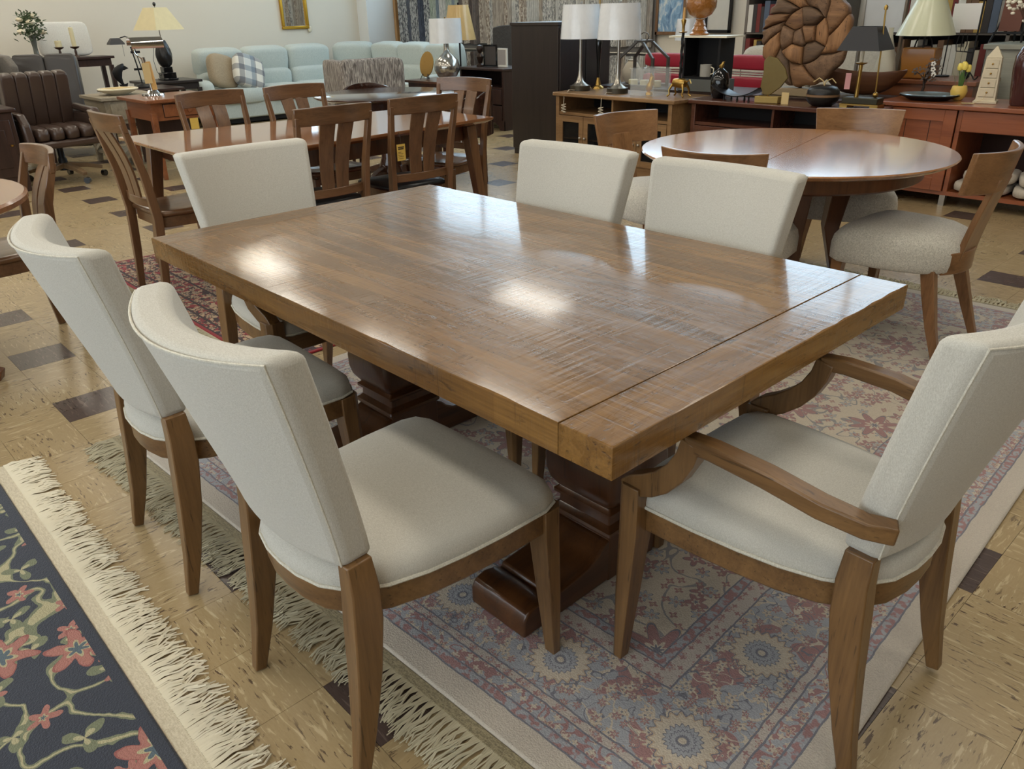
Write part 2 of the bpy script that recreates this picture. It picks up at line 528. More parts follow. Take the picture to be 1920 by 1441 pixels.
HX, HY = 1.257, 1.757
def persian_mat():
    m = bpy.data.materials.new('cream_persian_pile')
    nt = NT(m)
    v0 = nt.obj()
    wob = nt.n('TexNoise', None, Vector=v0, Scale=22.0, Detail=2.0).outputs[1]
    v = nt.n('VectorMath', {'operation': 'ADD'}, i0=v0, i1=nt.n('VectorMath', {'operation': 'SCALE'}, i0=nt.n('VectorMath', {'operation': 'SUBTRACT'}, i0=wob, i1=(0.5, 0.5, 0.5)).outputs[0], Scale=0.010).outputs[0]).outputs[0]
    d = edge_dist(nt, v, HX, HY)
    cream, blue, rose, navy, tan, sand = rgb(206, 192, 168), rgb(160, 164, 172), rgb(156, 100, 98), rgb(92, 94, 112), rgb(192, 166, 134), rgb(202, 190, 172)
    pale = rgb(196, 196, 196)
    st_rose = [(0, navy), (0.18, cream), (0.34, rose), (0.86, navy), (0.94, tan)]
    st_blue = [(0, rose), (0.22, tan), (0.4, blue), (0.82, navy), (0.93, cream)]
    st_big = [(0, cream), (0.12, navy), (0.2, blue), (0.34, navy), (0.38, blue), (0.52, navy), (0.56, cream), (0.88, tan), (0.95, navy)]
    # field: cream with sprays of rose and blue blossoms
    f = vines(nt, cream, v, 7.0, 0.012, rgb(130, 128, 130))
    f = flowers(nt, f, v, 11, 0.9, 0.036, 5, st_rose, cellmix=0.45)
    f = flowers(nt, f, v, 14, 1.0, 0.024, 6, st_blue, loc=(3.1, 1.7, 0), cellmix=0.5)
    f = flowers(nt, f, v, 24, 1.0, 0.013, 4, [(0, tan), (0.4, rose)], loc=(1.3, 4.4, 0), cellmix=0.4)
    f = flowers(nt, f, v, 3.1, 0.8, 0.10, 8, st_rose, loc=(5.2, 0.7, 0), cellmix=0.55)
    # main border: blue grey ground, rose leaf patches, large rosettes
    b = nt.mix(nt.step(nt.noise(nt.mapv(v, loc=(9, 2, 0)), 9.0, 1), 0.54, 0.55), blue, rose)
    b = vines(nt, b, v, 17.0, 0.022, cream, (2, 2, 0))
    b = vines(nt, b, v, 22.0, 0.014, navy, (6, 1, 0))
    b = flowers(nt, b, v, 26, 1.0, 0.015, 5, [(0, navy), (0.25, cream), (0.75, tan)], cellmix=0.3)
    b = flowers(nt, b, v, 30, 1.0, 0.012, 6, st_rose, loc=(4.2, 3.3, 0), cellmix=0.35)
    b = rosettes(nt, b, v, 0.335, (1.002, -1.502), 0.078, 20, st_big, 0.08)
    b = rosettes(nt, b, v, 0.335, (1.002 - 0.1675, -1.502 - 0.1675), 0.06, 9, st_rose, 0.22)
    # narrow guard bands
    g1 = flowers(nt, nt.mix(0.5, cream, rgb(176, 166, 166)), v, 19, 0.2, 0.015, 6, [(0, blue), (0.3, rose), (0.6, cream), (0.8, rose)], loc=(0.3, 0.3, 0))
    g1 = flowers(nt, g1, v, 34, 0.7, 0.008, 4, [(0, rose)], loc=(2.2, 0.9, 0))
    g2 = vines(nt, blue, v, 26, 0.05, rose, (1, 7, 0))
    g2 = flowers(nt, g2, v, 18, 0.35, 0.018, 5, [(0, navy), (0.2, tan), (0.45, rose), (0.8, cream)], loc=(1.8, 2.9, 0))
    g2 = flowers(nt, g2, v, 32, 0.8, 0.009, 4, [(0, cream)], loc=(8.2, 0.2, 0))
    g3 = nt.mix(nt.step(nt.noise(v, 60, 1), 0.46, 0.54), rose, blue)
    c = f
    for lo, hi, layer in ((0.398, 0.425, g3), (0.352, 0.398, g1), (0.155, 0.352, b), (0.132, 0.155, g1), (0.09, 0.132, g2), (0.065, 0.09, g3), (-0.1, 0.065, sand)):
        c = nt.mix(between(nt, d, lo, hi), c, layer)
    for e in (0.065, 0.09, 0.132, 0.155, 0.352, 0.398, 0.425):
        c = nt.mix(between(nt, d, e - 0.0022, e + 0.0022), c, navy)
    finish_pile(nt, nt.mix(0.22, c, pale), v0)
    return m
def navy_mat():
    m = bpy.data.materials.new('navy_floral_pile')
    nt = NT(m)
    v0 = nt.obj()
    wob = nt.n('TexNoise', None, Vector=v0, Scale=16.0, Detail=2.0).outputs[1]
    v = nt.n('VectorMath', {'operation': 'ADD'}, i0=v0, i1=nt.n('VectorMath', {'operation': 'SCALE'}, i0=nt.n('VectorMath', {'operation': 'SUBTRACT'}, i0=wob, i1=(0.5, 0.5, 0.5)).outputs[0], Scale=0.03).outputs[0]).outputs[0]
    d = edge_dist(nt, v0, 1.35, 1.0)
    navy, pink, green, cream, teal = rgb(62, 67, 79), rgb(178, 122, 112), rgb(128, 134, 108), rgb(186, 178, 142), rgb(92, 108, 118)
    c = navy
    c = vines(nt, c, v, 5.5, 0.024, green)
    c = vines(nt, c, v, 5.5, 0.010, cream)
    c = flowers(nt, c, v, 7, 0.95, 0.050, 3, [(0, cream), (0.45, green)], amp=0.5, loc=(2, 6, 0), cellmix=0.25)
    c = flowers(nt, c, v, 8, 0.95, 0.036, 5, [(0, teal), (0.2, cream), (0.35, pink)], loc=(3, 1, 0), cellmix=0.35)
    c = flowers(nt, c, v, 3.6, 0.7, 0.085, 6, [(0, teal), (0.3, cream), (0.42, pink), (0.9, rgb(160, 100, 94))], loc=(0.4, 0.2, 0), cellmix=0.2)
    c = nt.mix(nt.math('LESS_THAN', d, 0.03), c, navy)
    finish_pile(nt, c, v0)
    return m
def red_mat():
    m = bpy.data.materials.new('red_oriental_pile')
    nt = NT(m)
    v0 = nt.obj()
    d = edge_dist(nt, v0, 1.1, 1.2)
    red, cream, dark, blue = rgb(150, 34, 40), rgb(196, 168, 134), rgb(52, 30, 32), rgb(80, 84, 100)
    c = flowers(nt, red, v0, 9, 0.9, 0.05, 5, [(0, dark), (0.25, cream), (0.6, red), (0.8, dark)])
    b = nt.mix(nt.step(nt.noise(v0, 26, 2), 0.47, 0.5), red, cream)
    b = vines(nt, b, v0, 18, 0.04, dark)
    b = flowers(nt, b, v0, 14, 0.8, 0.03, 5, [(0, blue), (0.3, cream), (0.7, dark)], loc=(2, 3, 0))
    c = nt.mix(between(nt, d, 0.02, 0.36), c, b)
    for e in (0.02, 0.07, 0.14, 0.27, 0.36):
        c = nt.mix(between(nt, d, e - 0.007, e + 0.007), c, dark)
    c = nt.mix(nt.math('LESS_THAN', d, 0.018), c, red)
    finish_pile(nt, c, v0)
    return m
def fringe(mb, xa, xb, y, sgn, length, step, r, clump=0.0, lift=0.01, seed=1):
    """yarn ends lying outward from a rug edge, in loose wavy bundles"""
    rnd = random.Random(seed)
    x = xa
    lean, nxt, curl = 0.0, xa, 0.0
    while x < xb:
        if x >= nxt:
            nxt = x + rnd.uniform(0.018, 0.045)
            lean = rnd.uniform(-0.016, 0.016)
            curl = rnd.uniform(-0.008, 0.008)
            blen = rnd.uniform(0.88, 1.05)
        L = length * blen * rnd.uniform(0.85, 1.06)
        cx = round(x / clump) * clump if clump else x
        j = lambda a: rnd.uniform(-a, a)
        pts = [(x, y, lift), (x * 0.4 + cx * 0.6 + lean * 0.15 + j(0.002), y + sgn * L * 0.25, lift + 0.003 + j(0.003)),
               (x + lean * 0.45 + curl + j(0.004), y + sgn * L * 0.52, 0.009 + j(0.005)),
               (x + lean * 0.8 - curl * 0.4 + j(0.005), y + sgn * L * 0.78, 0.008 + j(0.005)),
               (x + lean * 1.05 + curl * 0.6 + j(0.007), y + sgn * L, 0.004 + j(0.002))]
        mb.tube(pts, [r, r, r, r, r * 0.7], 4)
        x += step * rnd.uniform(0.6, 1.4)
cream_yarn = mat('cream_cotton_yarn', rgb(232, 224, 202), 0.95)
tan_yarn = mat('greyish_cotton_yarn', rgb(194, 186, 160), 0.95)
selv_m = fabric('woven_selvage', rgb(160, 148, 116), rgb(112, 102, 78), 500, 0.5)
selv_w = fabric('cream_selvage', rgb(214, 204, 180), rgb(188, 176, 150), 500, 0.3)
# large rug under the dining table
rug = thing('area_rug', 'large cream, rose and grey-blue patterned rug under the trestle dining table', 'rug', (-0.057, 1.083, 0), radians(2.6))
MB().bx(-HX, HX, -HY, HY, 0.0005, 0.013).build('pile', persian_mat(), rug, bevel=0.006)
for s_ in (-1, 1):
    MB().bx(-HX + 0.005, HX - 0.005, min(s_ * HY, s_ * (HY + 0.03)), max(s_ * HY, s_ * (HY + 0.03)), 0.0005, 0.008).build('selvage', selv_m, rug, bevel=0.003)
    fm = MB()
    fringe(fm, -HX + 0.01, HX - 0.01, s_ * (HY + 0.028), s_, 0.115, 0.0028, 0.0021, 0.02, 0.006, 3 + s_)
    fm.build('fringe', tan_yarn, rug, kind='stuff')
# navy floral rug
nrug = thing('area_rug', 'navy rug with pink and green scrolling flowers and cream fringe', 'rug', (0.05, -2.14, 0), radians(-0.3))
MB().bx(-1.35, 1.35, -1.0, 1.0, 0.0005, 0.014).build('pile', navy_mat(), nrug, bevel=0.006)
MB().bx(-1.34, 1.34, 1.0, 1.04, 0.0005, 0.010).build('selvage', selv_w, nrug, bevel=0.004)
fm = MB()
fringe(fm, -1.34, 1.34, 1.036, 1, 0.115, 0.0040, 0.0026, 0.0, 0.008, 11)
fm.build('fringe', cream_yarn, nrug, kind='stuff')
# red rug under the second table
rrug = thing('area_rug', 'deep red oriental rug under the slat-back chair at the second table', 'rug', (-2.5, 1.15, 0), 0)
MB().bx(-1.1, 1.1, -1.2, 1.2, 0.0005, 0.010).build('pile', red_mat(), rrug, bevel=0.004)
fm = MB()
fringe(fm, -1.09, 1.09, -1.2, -1, 0.09, 0.006, 0.002, 0.0, 0.006, 12)
fm.build('fringe', tan_yarn, rrug, kind='stuff')

# ------------------------------------------------------------------ main trestle table
W1, W2 = rgb(80, 55, 31), rgb(130, 96, 58)
oak_x = wood('chair_wood_x', W1, W2, 0, 1.3, 0.34, 0.15, wear=0.5)
oak_y = wood('chair_wood_y', W1, W2, 1, 1.3, 0.34, 0.15, wear=0.5)
oak_z = wood('chair_wood_z', W1, W2, 2, 1.3, 0.34, 0.15, wear=0.5)
ped_z = wood('pedestal_wood', rgb(52, 28, 14), rgb(92, 56, 28), 2, 1.0, 0.3, 0.3, wear=0.4)
ped_y = wood('pedestal_foot_wood', rgb(52, 28, 14), rgb(92, 56, 28), 1, 1.0, 0.28, 0.3, wear=0.4)

def table_mat(name, axis, lo=0.47):
    m = bpy.data.materials.new(name)
    nt = NT(m)
    o = nt.obj()
    cross = 1 - axis
    def sv(a, b, c=1.0):
        s = [b] * 3; s[axis] = a; s[2] = c
        return tuple(s)
    grain = nt.noise(nt.mapv(o, sv(2.2, 26, 26)), 1, 5, 0.6, 0.7)
    fine = nt.noise(nt.mapv(o, sv(9, 190, 190)), 1, 3, 0.6)
    xyz = nt.sep(o)
    plank = nt.math('FLOOR', nt.math('MULTIPLY', nt.math('ADD', xyz[cross], 3.0), 7.3))
    along = nt.math('FLOOR', nt.math('MULTIPLY', nt.math('ADD', xyz[axis], nt.math('MULTIPLY', plank, 0.37)), 1.15))
    cmb = nt.n('CombineXYZ', None, X=plank, Y=along, Z=0.0).outputs[0]
    tone = nt.n('TexWhiteNoise', None, Vector=cmb).outputs[0]
    f = nt.math('ADD', nt.math('ADD', nt.math('MULTIPLY', grain, 0.42), nt.math('ADD', nt.math('MULTIPLY', fine, 0.26), 0.07)), nt.math('MULTIPLY', tone, 0.09))
    c = nt.ramp(f, [(0.28, rgb(74, 50, 24)), (0.46, rgb(118, 84, 42)), (0.66, rgb(154, 115, 62))])
    # distress: dark glazed dents, in clusters
    gate = nt.step(nt.noise(o, 3.3, 3), lo, lo + 0.13)
    dent = nt.noise(nt.mapv(o, sv(18, 60, 60)), 1, 3, 0.6, 1.0)
    dk = nt.math('MULTIPLY', nt.step(dent, 0.60, 0.69), gate)
    saw = nt.noise(nt.mapv(o, sv(150, 7, 7)), 1, 2)
    sawm = nt.math('MULTIPLY', nt.step(nt.noise(nt.mapv(o, (1, 1, 1), loc=(4, 2, 0)), 5.5, 2), 0.52, 0.60), nt.step(saw, 0.58, 0.66))
    k = nt.math('MAXIMUM', dk, nt.math('MULTIPLY', sawm, 0.4))
    c = nt.mix(nt.math('MULTIPLY', k, 0.7), c, rgb(44, 28, 17))
    nt.set(nt.b.inputs['Base Color'], c)
    nt.set(nt.b.inputs['Roughness'], nt.math('ADD', 0.2, nt.math('MULTIPLY', grain, 0.15)))
    nt.b.inputs['Coat Weight'].default_value = 0.55
    nt.b.inputs['Specular IOR Level'].default_value = 0.25
    nt.b.inputs['Coat Roughness'].default_value = 0.09
    wav = nt.noise(nt.mapv(o, sv(9, 22, 9)), 1, 2)
    rip = nt.noise(nt.mapv(o, sv(75, 5, 5)), 1, 2)
    patch = nt.math('ADD', 0.25, nt.step(nt.noise(nt.mapv(o, loc=(1, 5, 0)), 4.0, 2), 0.42, 0.6))
    hgt = nt.math('ADD', nt.math('MULTIPLY', wav, 0.9), nt.math('MULTIPLY', nt.math('MULTIPLY', rip, patch), 0.9))
    hgt = nt.math('SUBTRACT', nt.math('ADD', hgt, nt.math('MULTIPLY', fine, 0.05)), nt.math('MULTIPLY', k, 0.5))
    nt.bump(hgt, 0.19, 0.010)
    return m
top_x, top_y = table_mat('distressed_top_lengthwise', 0), table_mat('distressed_top_crosswise', 1, 0.36)
TL, TW, TZ, TT = 0.9466, 0.559, 0.762, 0.062
XS = 0.828
tb = thing('dining_table', 'big distressed brown wooden trestle dining table with thick plank top', 'table', (0, 0, 0))
def rough_slab(x0, x1, y0, y1, z0, z1, axis, seed):
    """thick board whose top edges are hand worn"""
    rnd = random.Random(seed)
    mb = MB()
    nx = max(2, int((x1 - x0) / 0.045)); ny = max(2, int((y1 - y0) / 0.045))
    per = [(x0 + (x1 - x0) * i / nx, y0) for i in range(nx)] + [(x1, y0 + (y1 - y0) * j / ny) for j in range(ny)] + [(x1 - (x1 - x0) * i / nx, y1) for i in range(nx)] + [(x0, y1 - (y1 - y0) * j / ny) for j in range(ny)]
    cx, cy = (x0 + x1) / 2, (y0 + y1) / 2
    top, mid, mid2, bot = [], [], [], []
    for x, y in per:
        onseam = (axis == 'f' and abs(abs(x) - XS) < 0.01) or (axis == 'b' and abs(abs(x) - XS) < 0.01)
        w = 0.0015 if onseam else rnd.choice((0.002, 0.0025, 0.003, 0.003, 0.0035, 0.006))
        dx = -w if x > x1 - 1e-6 else (w if x < x0 + 1e-6 else 0)
        dy = -w if y > y1 - 1e-6 else (w if y < y0 + 1e-6 else 0)
        top.append((x + dx, y + dy, z1))
        mid.append((x + dx * 0.3, y + dy * 0.3, z1 - w * 0.35))
        mid2.append((x, y, z1 - max(0.004, w * 0.9)))
        bot.append((x, y, z0))
    mb.loft([bot, mid2, mid, top])
    return mb
rough_slab(-XS + 0.0008, XS - 0.0008, -TW, TW, TZ - TT, TZ, 'f', 4).build('tabletop', top_x, tb, smooth=25)
for s_ in (-1, 1):
    xa, xb = sorted((s_ * (XS + 0.0008), s_ * TL))
    rough_slab(xa, xb, -TW, TW, TZ - TT, TZ - 0.0005, 'b', 8 + s_).build('breadboard_end', top_y, tb, smooth=25)
def sq_loft(prof, n=5, rc=0.02):
    """rounded square column rings: (half width, z)"""
    rings = []
    for hw, z in prof:
        r = min(rc, hw * 0.4)
        ring = []
        for qx, qy, a0 in ((1, 1, 0), (-1, 1, 90), (-1, -1, 180), (1, -1, 270)):
            for k in range(n):
                a = radians(a0 + 90 * k / (n - 1))
                ring.append((qx * (hw - r) + r * cos(a), qy * (hw - r) + r * sin(a), z))
        rings.append(ring)
    return rings
for s_ in (-1, 1):
    cx = 0.477 * s_
    def at(rings):
        return [[(x + cx, y * 1.0, z) for x, y, z in r] for r in rings]
    p = MB().loft(at(sq_loft([(0.098, 0.016), (0.098, 0.152), (0.09, 0.156)], rc=0.006))).build('pedestal', ped_z, tb)
    MB().loft(at(sq_loft([(0.092, 0.150), (0.104, 0.154), (0.106, 0.160), (0.104, 0.168), (0.095, 0.175), (0.089, 0.182), (0.088, 0.204), (0.093, 0.208), (0.100, 0.213), (0.100, 0.221), (0.092, 0.227), (0.088, 0.232)], rc=0.006))).build('collar', ped_z, p, smooth=30)
    MB().loft(at(sq_loft([(0.086, 0.228), (0.098, 0.240), (0.112, 0.262), (0.119, 0.292), (0.120, 0.33), (0.114, 0.39), (0.102, 0.45), (0.090, 0.50), (0.086, 0.52)]))).build('turned_block', ped_z, p)
    MB().loft(at(sq_loft([(0.09, 0.515), (0.098, 0.52), (0.098, 0.535), (0.088, 0.542), (0.088, 0.64), (0.11, 0.665), (0.125, 0.685), (0.125, 0.699)], rc=0.006))).build('capital', ped_z, p, smooth=30)
    # scrolled trestle foot along the table width
    prof = [(-0.405, 0.015), (-0.405, 0.062), (-0.392, 0.084), (-0.36, 0.092), (-0.325, 0.084), (-0.302, 0.072), (-0.298, 0.084), (-0.26, 0.088), (-0.21, 0.092), (-0.17, 0.100), (-0.14, 0.115), (-0.12, 0.135), (-0.1, 0.146)]
    outline = prof + [(-y, z) for y, z in reversed(prof)]
    M = Matrix(((0, 0, 1, cx), (1, 0, 0, 0), (0, 1, 0, 0), (0, 0, 0, 1)))
    MB().prism(outline, -0.097, 0.097, M).build('foot', ped_y, p, bevel=0.006)
MB().bx(-0.62, 0.62, -0.40, 0.40, 0.688, 0.7005).build('cleat', ped_y, tb)

# ------------------------------------------------------------------ upholstered dining chairs
LIN1, LIN2 = rgb(204, 201, 191), rgb(182, 178, 167)
linen = fabric('oatmeal_linen', LIN1, LIN2, 1400, 0.06)
pipe_m = fabric('linen_piping', rgb(214, 210, 196), rgb(190, 184, 168), 700, 0.2)
seat_out = [(0.0, 0.275), (0.12, 0.274), (0.20, 0.270), (0.238, 0.252), (0.250, 0.215), (0.248, 0.10), (0.240, 0.0), (0.228, -0.08), (0.206, -0.155), (0.172, -0.212), (0.115, -0.248), (0.055, -0.262)]
seat_out = [(x, y) for x, y in seat_out] + [(0.0, -0.265)] + [(-x, y) for x, y in reversed(seat_out[1:])]
def scaled(pts, k, dy=0.0):
    return [(x * k, y * k + dy) for x, y in pts]
def back_pt(u, v, side):
    """upholstered back: u across, v up, side 0 rear / 1 front"""
    a = 2 * u - 1
    hw = 0.206 + 0.046 * v
    z = 0.505 - 0.012 * (1 - a * a) * (1 - v) + 0.445 * v - 0.008 * (1 - a * a) * v
    yr = -0.238 - 0.094 * v ** 1.15 - (0.028 + 0.045 * v) * (1 - a * a)
    bul = 0.012 * (1 - a * a) * sin(pi * v)
    th = 0.070
    y = yr - bul * 0.4 if side == 0 else yr + th + bul * 0.3 + 0.012 * (1 - a * a) * (1 - v)
    return (a * hw * (1.0 if side == 0 else 0.985), y, z)
def make_chair(name, label, arms):
    t = thing(name, label, 'chair')
    if arms:
        t['category'] = 'armchair'
    MB().slab(back_pt, 14, 10).build('backrest', linen, t, bevel=0.018, seg=4, smooth=60)
    b = [c for c in COL.objects if c.parent == t][-1]
    rim = [back_pt(0, v / 12, 0) for v in range(0, 13)] + [back_pt(u / 14, 1, 0) for u in range(1, 15)] + [back_pt(1, 1 - v / 12, 0) for v in range(1, 13)]
    n_ = len(rim)
    rim2 = []
    for i, (x, y, z) in enumerate(rim):
        k = 0.965
        rim2.append((x * k, y + 0.001, 0.505 + (z - 0.505) * 0.968 + 0.006))
    MB().tube(rim2, 0.0024, 6).build('piping', pipe_m, b)
    # domed seat cushion and its wooden rail
    rings = []
    for k, z in ((0.985, 0.420), (1.0, 0.426), (1.0, 0.440), (0.985, 0.456), (0.94, 0.468), (0.84, 0.477), (0.62, 0.484), (0.3, 0.487)):
        rings.append([(x, y, z) for x, y in scaled(seat_out, k, 0.005)])
    st = MB().loft(rings).build('seat', linen, t, smooth=60)
    MB().tube([(x, y, 0.424) for x, y in scaled(seat_out, 1.004, 0.005)] + [(seat_out[0][0], seat_out[0][1] * 1.004 + 0.005, 0.424)], 0.0042, 6, cap=False).build('piping', pipe_m, st)
    n = len(seat_out)
    half = (n + 1) // 2
    MB().prism(scaled(seat_out, 0.985, 0.005), 0.362, 0.419).build('seat_rail', oak_x, t, bevel=0.004)
    for s in (-1, 1):
        # front leg: tapered, with a chamfered outer corner
        fx, fy = 0.226 * s, 0.246
        def ring(cx, cy, z, h):
            c = h * 0.55
            pts = [(-h, -h), (h, -h), (h, h), (-h, h)]
            out = []
            for x, y in pts:
                if x * s > 0 and y > 0:
                    e = [(x, y - c * 1.0), (x - c * s, y)]
                    out += e if s > 0 else e[::-1]
                else:
                    out.append((x, y))
            return [(cx + x, cy + y, z) for x, y in out]
        ztop = 0.418 if not arms else 0.478
        rr = [ring(fx + 0.012 * s, fy + 0.010, 0.002, 0.0145), ring(fx + 0.006 * s, fy + 0.006, 0.18, 0.0225), ring(fx, fy, 0.36, 0.0285), ring(fx, fy, ztop, 0.0285)]
        if arms:
            rr = [[(x + 0.026 * s, y, z) for x, y, z in r_] for r_ in rr]
        MB().loft(rr).build('leg', oak_z, t, smooth=30, bevel=0.002)
        # rear leg: sabre curve running up into the back
        path = [(0.214 * s, -0.272, 0.002), (0.210 * s, -0.247, 0.12), (0.207 * s, -0.225, 0.26), (0.204 * s, -0.212, 0.38), (0.202 * s, -0.208, 0.45), (0.199 * s, -0.210, 0.512)]
        MB().sweep(path, [0.024, 0.032, 0.040, 0.044, 0.042, 0.034], [0.027, 0.040, 0.055, 0.062, 0.058, 0.052], (1, 0, 0)).build('leg', oak_z, t, smooth=30, bevel=0.003)
        if arms:
            ax = 0.262 * s
            up = [(0.252 * s, 0.262, 0.462), (0.253 * s, 0.236, 0.478), (0.256 * s, 0.200, 0.496), (ax, 0.165, 0.522), (ax, 0.135, 0.556), (ax, 0.114, 0.596), (ax, 0.104, 0.634)]
            a_ = MB().sweep(up, 0.038, [0.040, 0.050, 0.052, 0.050, 0.046, 0.044, 0.044], (1, 0, 0)).build('arm_support', oak_z, t, smooth=30, bevel=0.003)
            arm = [(ax, 0.118, 0.628), (ax + 0.004 * s, 0.06, 0.632), (ax + 0.006 * s, -0.05, 0.626), (ax, -0.15, 0.608), (ax - 0.018 * s, -0.22, 0.594), (ax - 0.040 * s, -0.262, 0.590)]
            MB().sweep(arm, [0.034, 0.036, 0.040, 0.040, 0.036, 0.034], 0.034, (1, 0, 0)).build('armrest', oak_y, t, smooth=30, bevel=0.004)
    return t
def tilt(o, deg):
    o.rotation_euler.x = radians(deg)
GC = 'oatmeal upholstered chairs around the trestle table'
ch = make_chair('dining_chair', 'armless oatmeal linen chair on the camera side beside the table corner with the bright worn edge', False)
place(ch, (0.405, -0.63, 0.004), 0)
ch.rotation_euler = (radians(0.6), 0, 0)
ch['group'] = GC
ch['label'] = 'nearest armless oatmeal linen dining chair, its back turned to the navy fringed rug'
tilt(dup(ch, (-0.385, -0.625, 0.004), radians(-2), 'armless oatmeal linen dining chair with its back turned, leftmost at the trestle table', GC), 0.6)
dup(ch, (-0.253, 0.375, 0.0132), pi + radians(1), 'armless oatmeal linen chair across the table in front of the tall black cabinet', GC)
dup(ch, (0.333, 0.375, 0.0132), pi, 'armless oatmeal linen chair across the table in front of the round wooden table', GC)
ac = make_chair('dining_armchair', 'oatmeal linen armchair with wooden arms at the near end of the trestle table', True)
place(ac, (1.02, -0.012, 0.0132), pi / 2)
ac['group'] = GC
dup(ac, (-0.91, -0.085, 0.0132), -pi / 2, 'oatmeal linen armchair at the far end of the trestle table, only its upper back showing', GC)

# ------------------------------------------------------------------ second table with slat-back chairs
S1, S2 = rgb(78, 53, 33), rgb(122, 87, 57)
sl_x = wood('slat_wood_x', S1, S2, 0, 1.4, 0.3, 0.2)
sl_y = wood('slat_wood_y', S1, S2, 1, 1.4, 0.3, 0.2)
sl_z = wood('slat_wood_z', S1, S2, 2, 1.4, 0.3, 0.2)
dk_z = wood('dark_table_wood', rgb(54, 30, 18), rgb(92, 56, 34), 2, 1.2, 0.3, 0.2)
gl_top = wood('polished_table_top', rgb(110, 68, 40), rgb(160, 108, 68), 1, 0.7, 0.10, 0.6, 0.01)
leather_k = mat('black_leather', rgb(22, 22, 24), 0.35, coat=0.2)
def slat_chair(label, h=0.96, seat_mat=None):
    t = thing('slat_back_chair', label, 'chair')
    zs = 0.445
    def post(s):
        return [(0.185 * s, -0.215, 0.002), (0.188 * s, -0.195, 0.22), (0.194 * s, -0.18, zs), (0.202 * s, -0.205, zs + 0.22), (0.214 * s, -0.262, h - 0.04)]
    for s in (-1, 1):
        MB().sweep(post(s), [0.026, 0.032, 0.034, 0.030, 0.026], [0.034, 0.042, 0.046, 0.038, 0.028], (1, 0, 0)).build('rear_post', sl_z, t, bevel=0.003)
        MB().sweep([(0.20 * s, 0.195, 0.002), (0.198 * s, 0.19, 0.43)], [0.026, 0.038], [0.026, 0.038], (1, 0, 0)).build('leg', sl_z, t, bevel=0.003)
    def crest(u, v, side):
        a = 2 * u - 1
        y = -0.262 - 0.042 * (1 - a * a) - 0.012 * v + (0.024 if side else 0)
        return (a * 0.228, y, h - 0.085 + 0.085 * v + 0.006 * (1 - a * a) * v)
    MB().slab(crest, 12, 3).build('crest_rail', sl_x, t, bevel=0.004)
    def low(u, v, side):
        a = 2 * u - 1
        return (a * 0.185, -0.185 - 0.025 * (1 - a * a) + (0.022 if side else 0), zs + 0.05 + 0.045 * v)
    MB().slab(low, 10, 2).build('lower_rail', sl_x, t, bevel=0.003)
    for s in (-1, 1):
        def sl(u, v, side, s=s):
            x = s * (0.006 + 0.004 * v + u * (0.074 + 0.016 * v))
            y = -0.205 + 0.02 * sin(pi * v) - 0.085 * v + (0.011 if side else 0)
            z = zs + 0.085 + (h - 0.08 - zs - 0.085) * v
            return (x, y, z)
        MB().slab(sl, 4, 8).build('slat', sl_z, t, bevel=0.002)
    out = [(0.0, 0.225), (0.14, 0.222), (0.208, 0.205), (0.222, 0.16), (0.215, 0.0), (0.195, -0.14), (0.17, -0.175)]
    out = out + [(-x, y) for x, y in reversed(out[1:])]
    rings = [[(x * k, y * k, z) for x, y in out] for k, z in ((0.96, zs - 0.004), (1.0, zs + 0.004), (1.0, zs + 0.016), (0.96, zs + 0.024), (0.7, zs + (0.030 if seat_mat else 0.018)), (0.3, zs + (0.034 if seat_mat else 0.014)))]
    MB().loft(rings).build('seat', seat_mat or sl_y, t, smooth=50)
    MB().prism([(x * 0.93, y * 0.93) for x, y in out], zs - 0.06, zs - 0.004).build('seat_rail', sl_x, t, bevel=0.003)
    return t
GS = 'slat-back wooden chairs around the second table'
sc = slat_chair('slat-back wooden chair at the near end of the second table, on the red rug')
place(sc, (-2.78, 0.215, 0.0102), 0)
sc['group'] = GS
kc = slat_chair('slat-back wooden chair with yellow price tag hanging from its post', 0.96, leather_k)
place(kc, (-2.345, 1.44, 0.0102), pi / 2 + radians(-4))
kc['group'] = GS
dup(kc, (-2.33, 0.83, 0.0102), pi / 2, 'slat-back wooden chair between the far armchair back and the tagged chair', GS)
dup(sc, (-2.80, 2.12, 0.0102), pi + radians(14), 'slat-back wooden chair at the far end of the second table, near the dark nightstand', GS)
dup(sc, (-3.19, 0.82, 0.0102), -pi / 2 + radians(4), 'slat-back wooden chair beyond the second table, in front of the red-brown side table', GS)
dup(sc, (-3.16, 1.38, 0.0102), -pi / 2 + radians(2), 'slat-back wooden chair beyond the second table, in front of the plaid pillow', GS)
# yellow price tag tied to the chair post
tg = thing('price_tag', 'yellow paper price tag tied to a slat-back chair post', 'price tag', (-2.075, 1.235, 0.645), pi / 2)
MB().bx(-0.028, 0.028, -0.002, 0.0, 0.0, 0.088).build('card', mat('yellow_card', rgb(214, 178, 84), 0.7), tg)
tb_ink = mat('tag_ink', rgb(60, 48, 30), 0.8)
for k, (z, a, b) in enumerate(((0.072, -0.021, 0.020), (0.063, -0.020, 0.017), (0.046, -0.022, 0.0), (0.038, -0.022, 0.013), (0.030, -0.022, 0.006), (0.022, -0.022, 0.016), (0.012, -0.018, 0.012))):
    hh = 0.0032 if k < 2 else 0.001
    MB().bx(a, b, -0.0026, -0.002, z - hh, z + hh).build('printed_line', tb_ink, tg, smooth=0)
MB().tube([(0, -0.001, 0.086), (0.004, 0.0, 0.115), (0.0, 0.012, 0.15)], 0.0012, 5).build('string', tb_ink, tg)

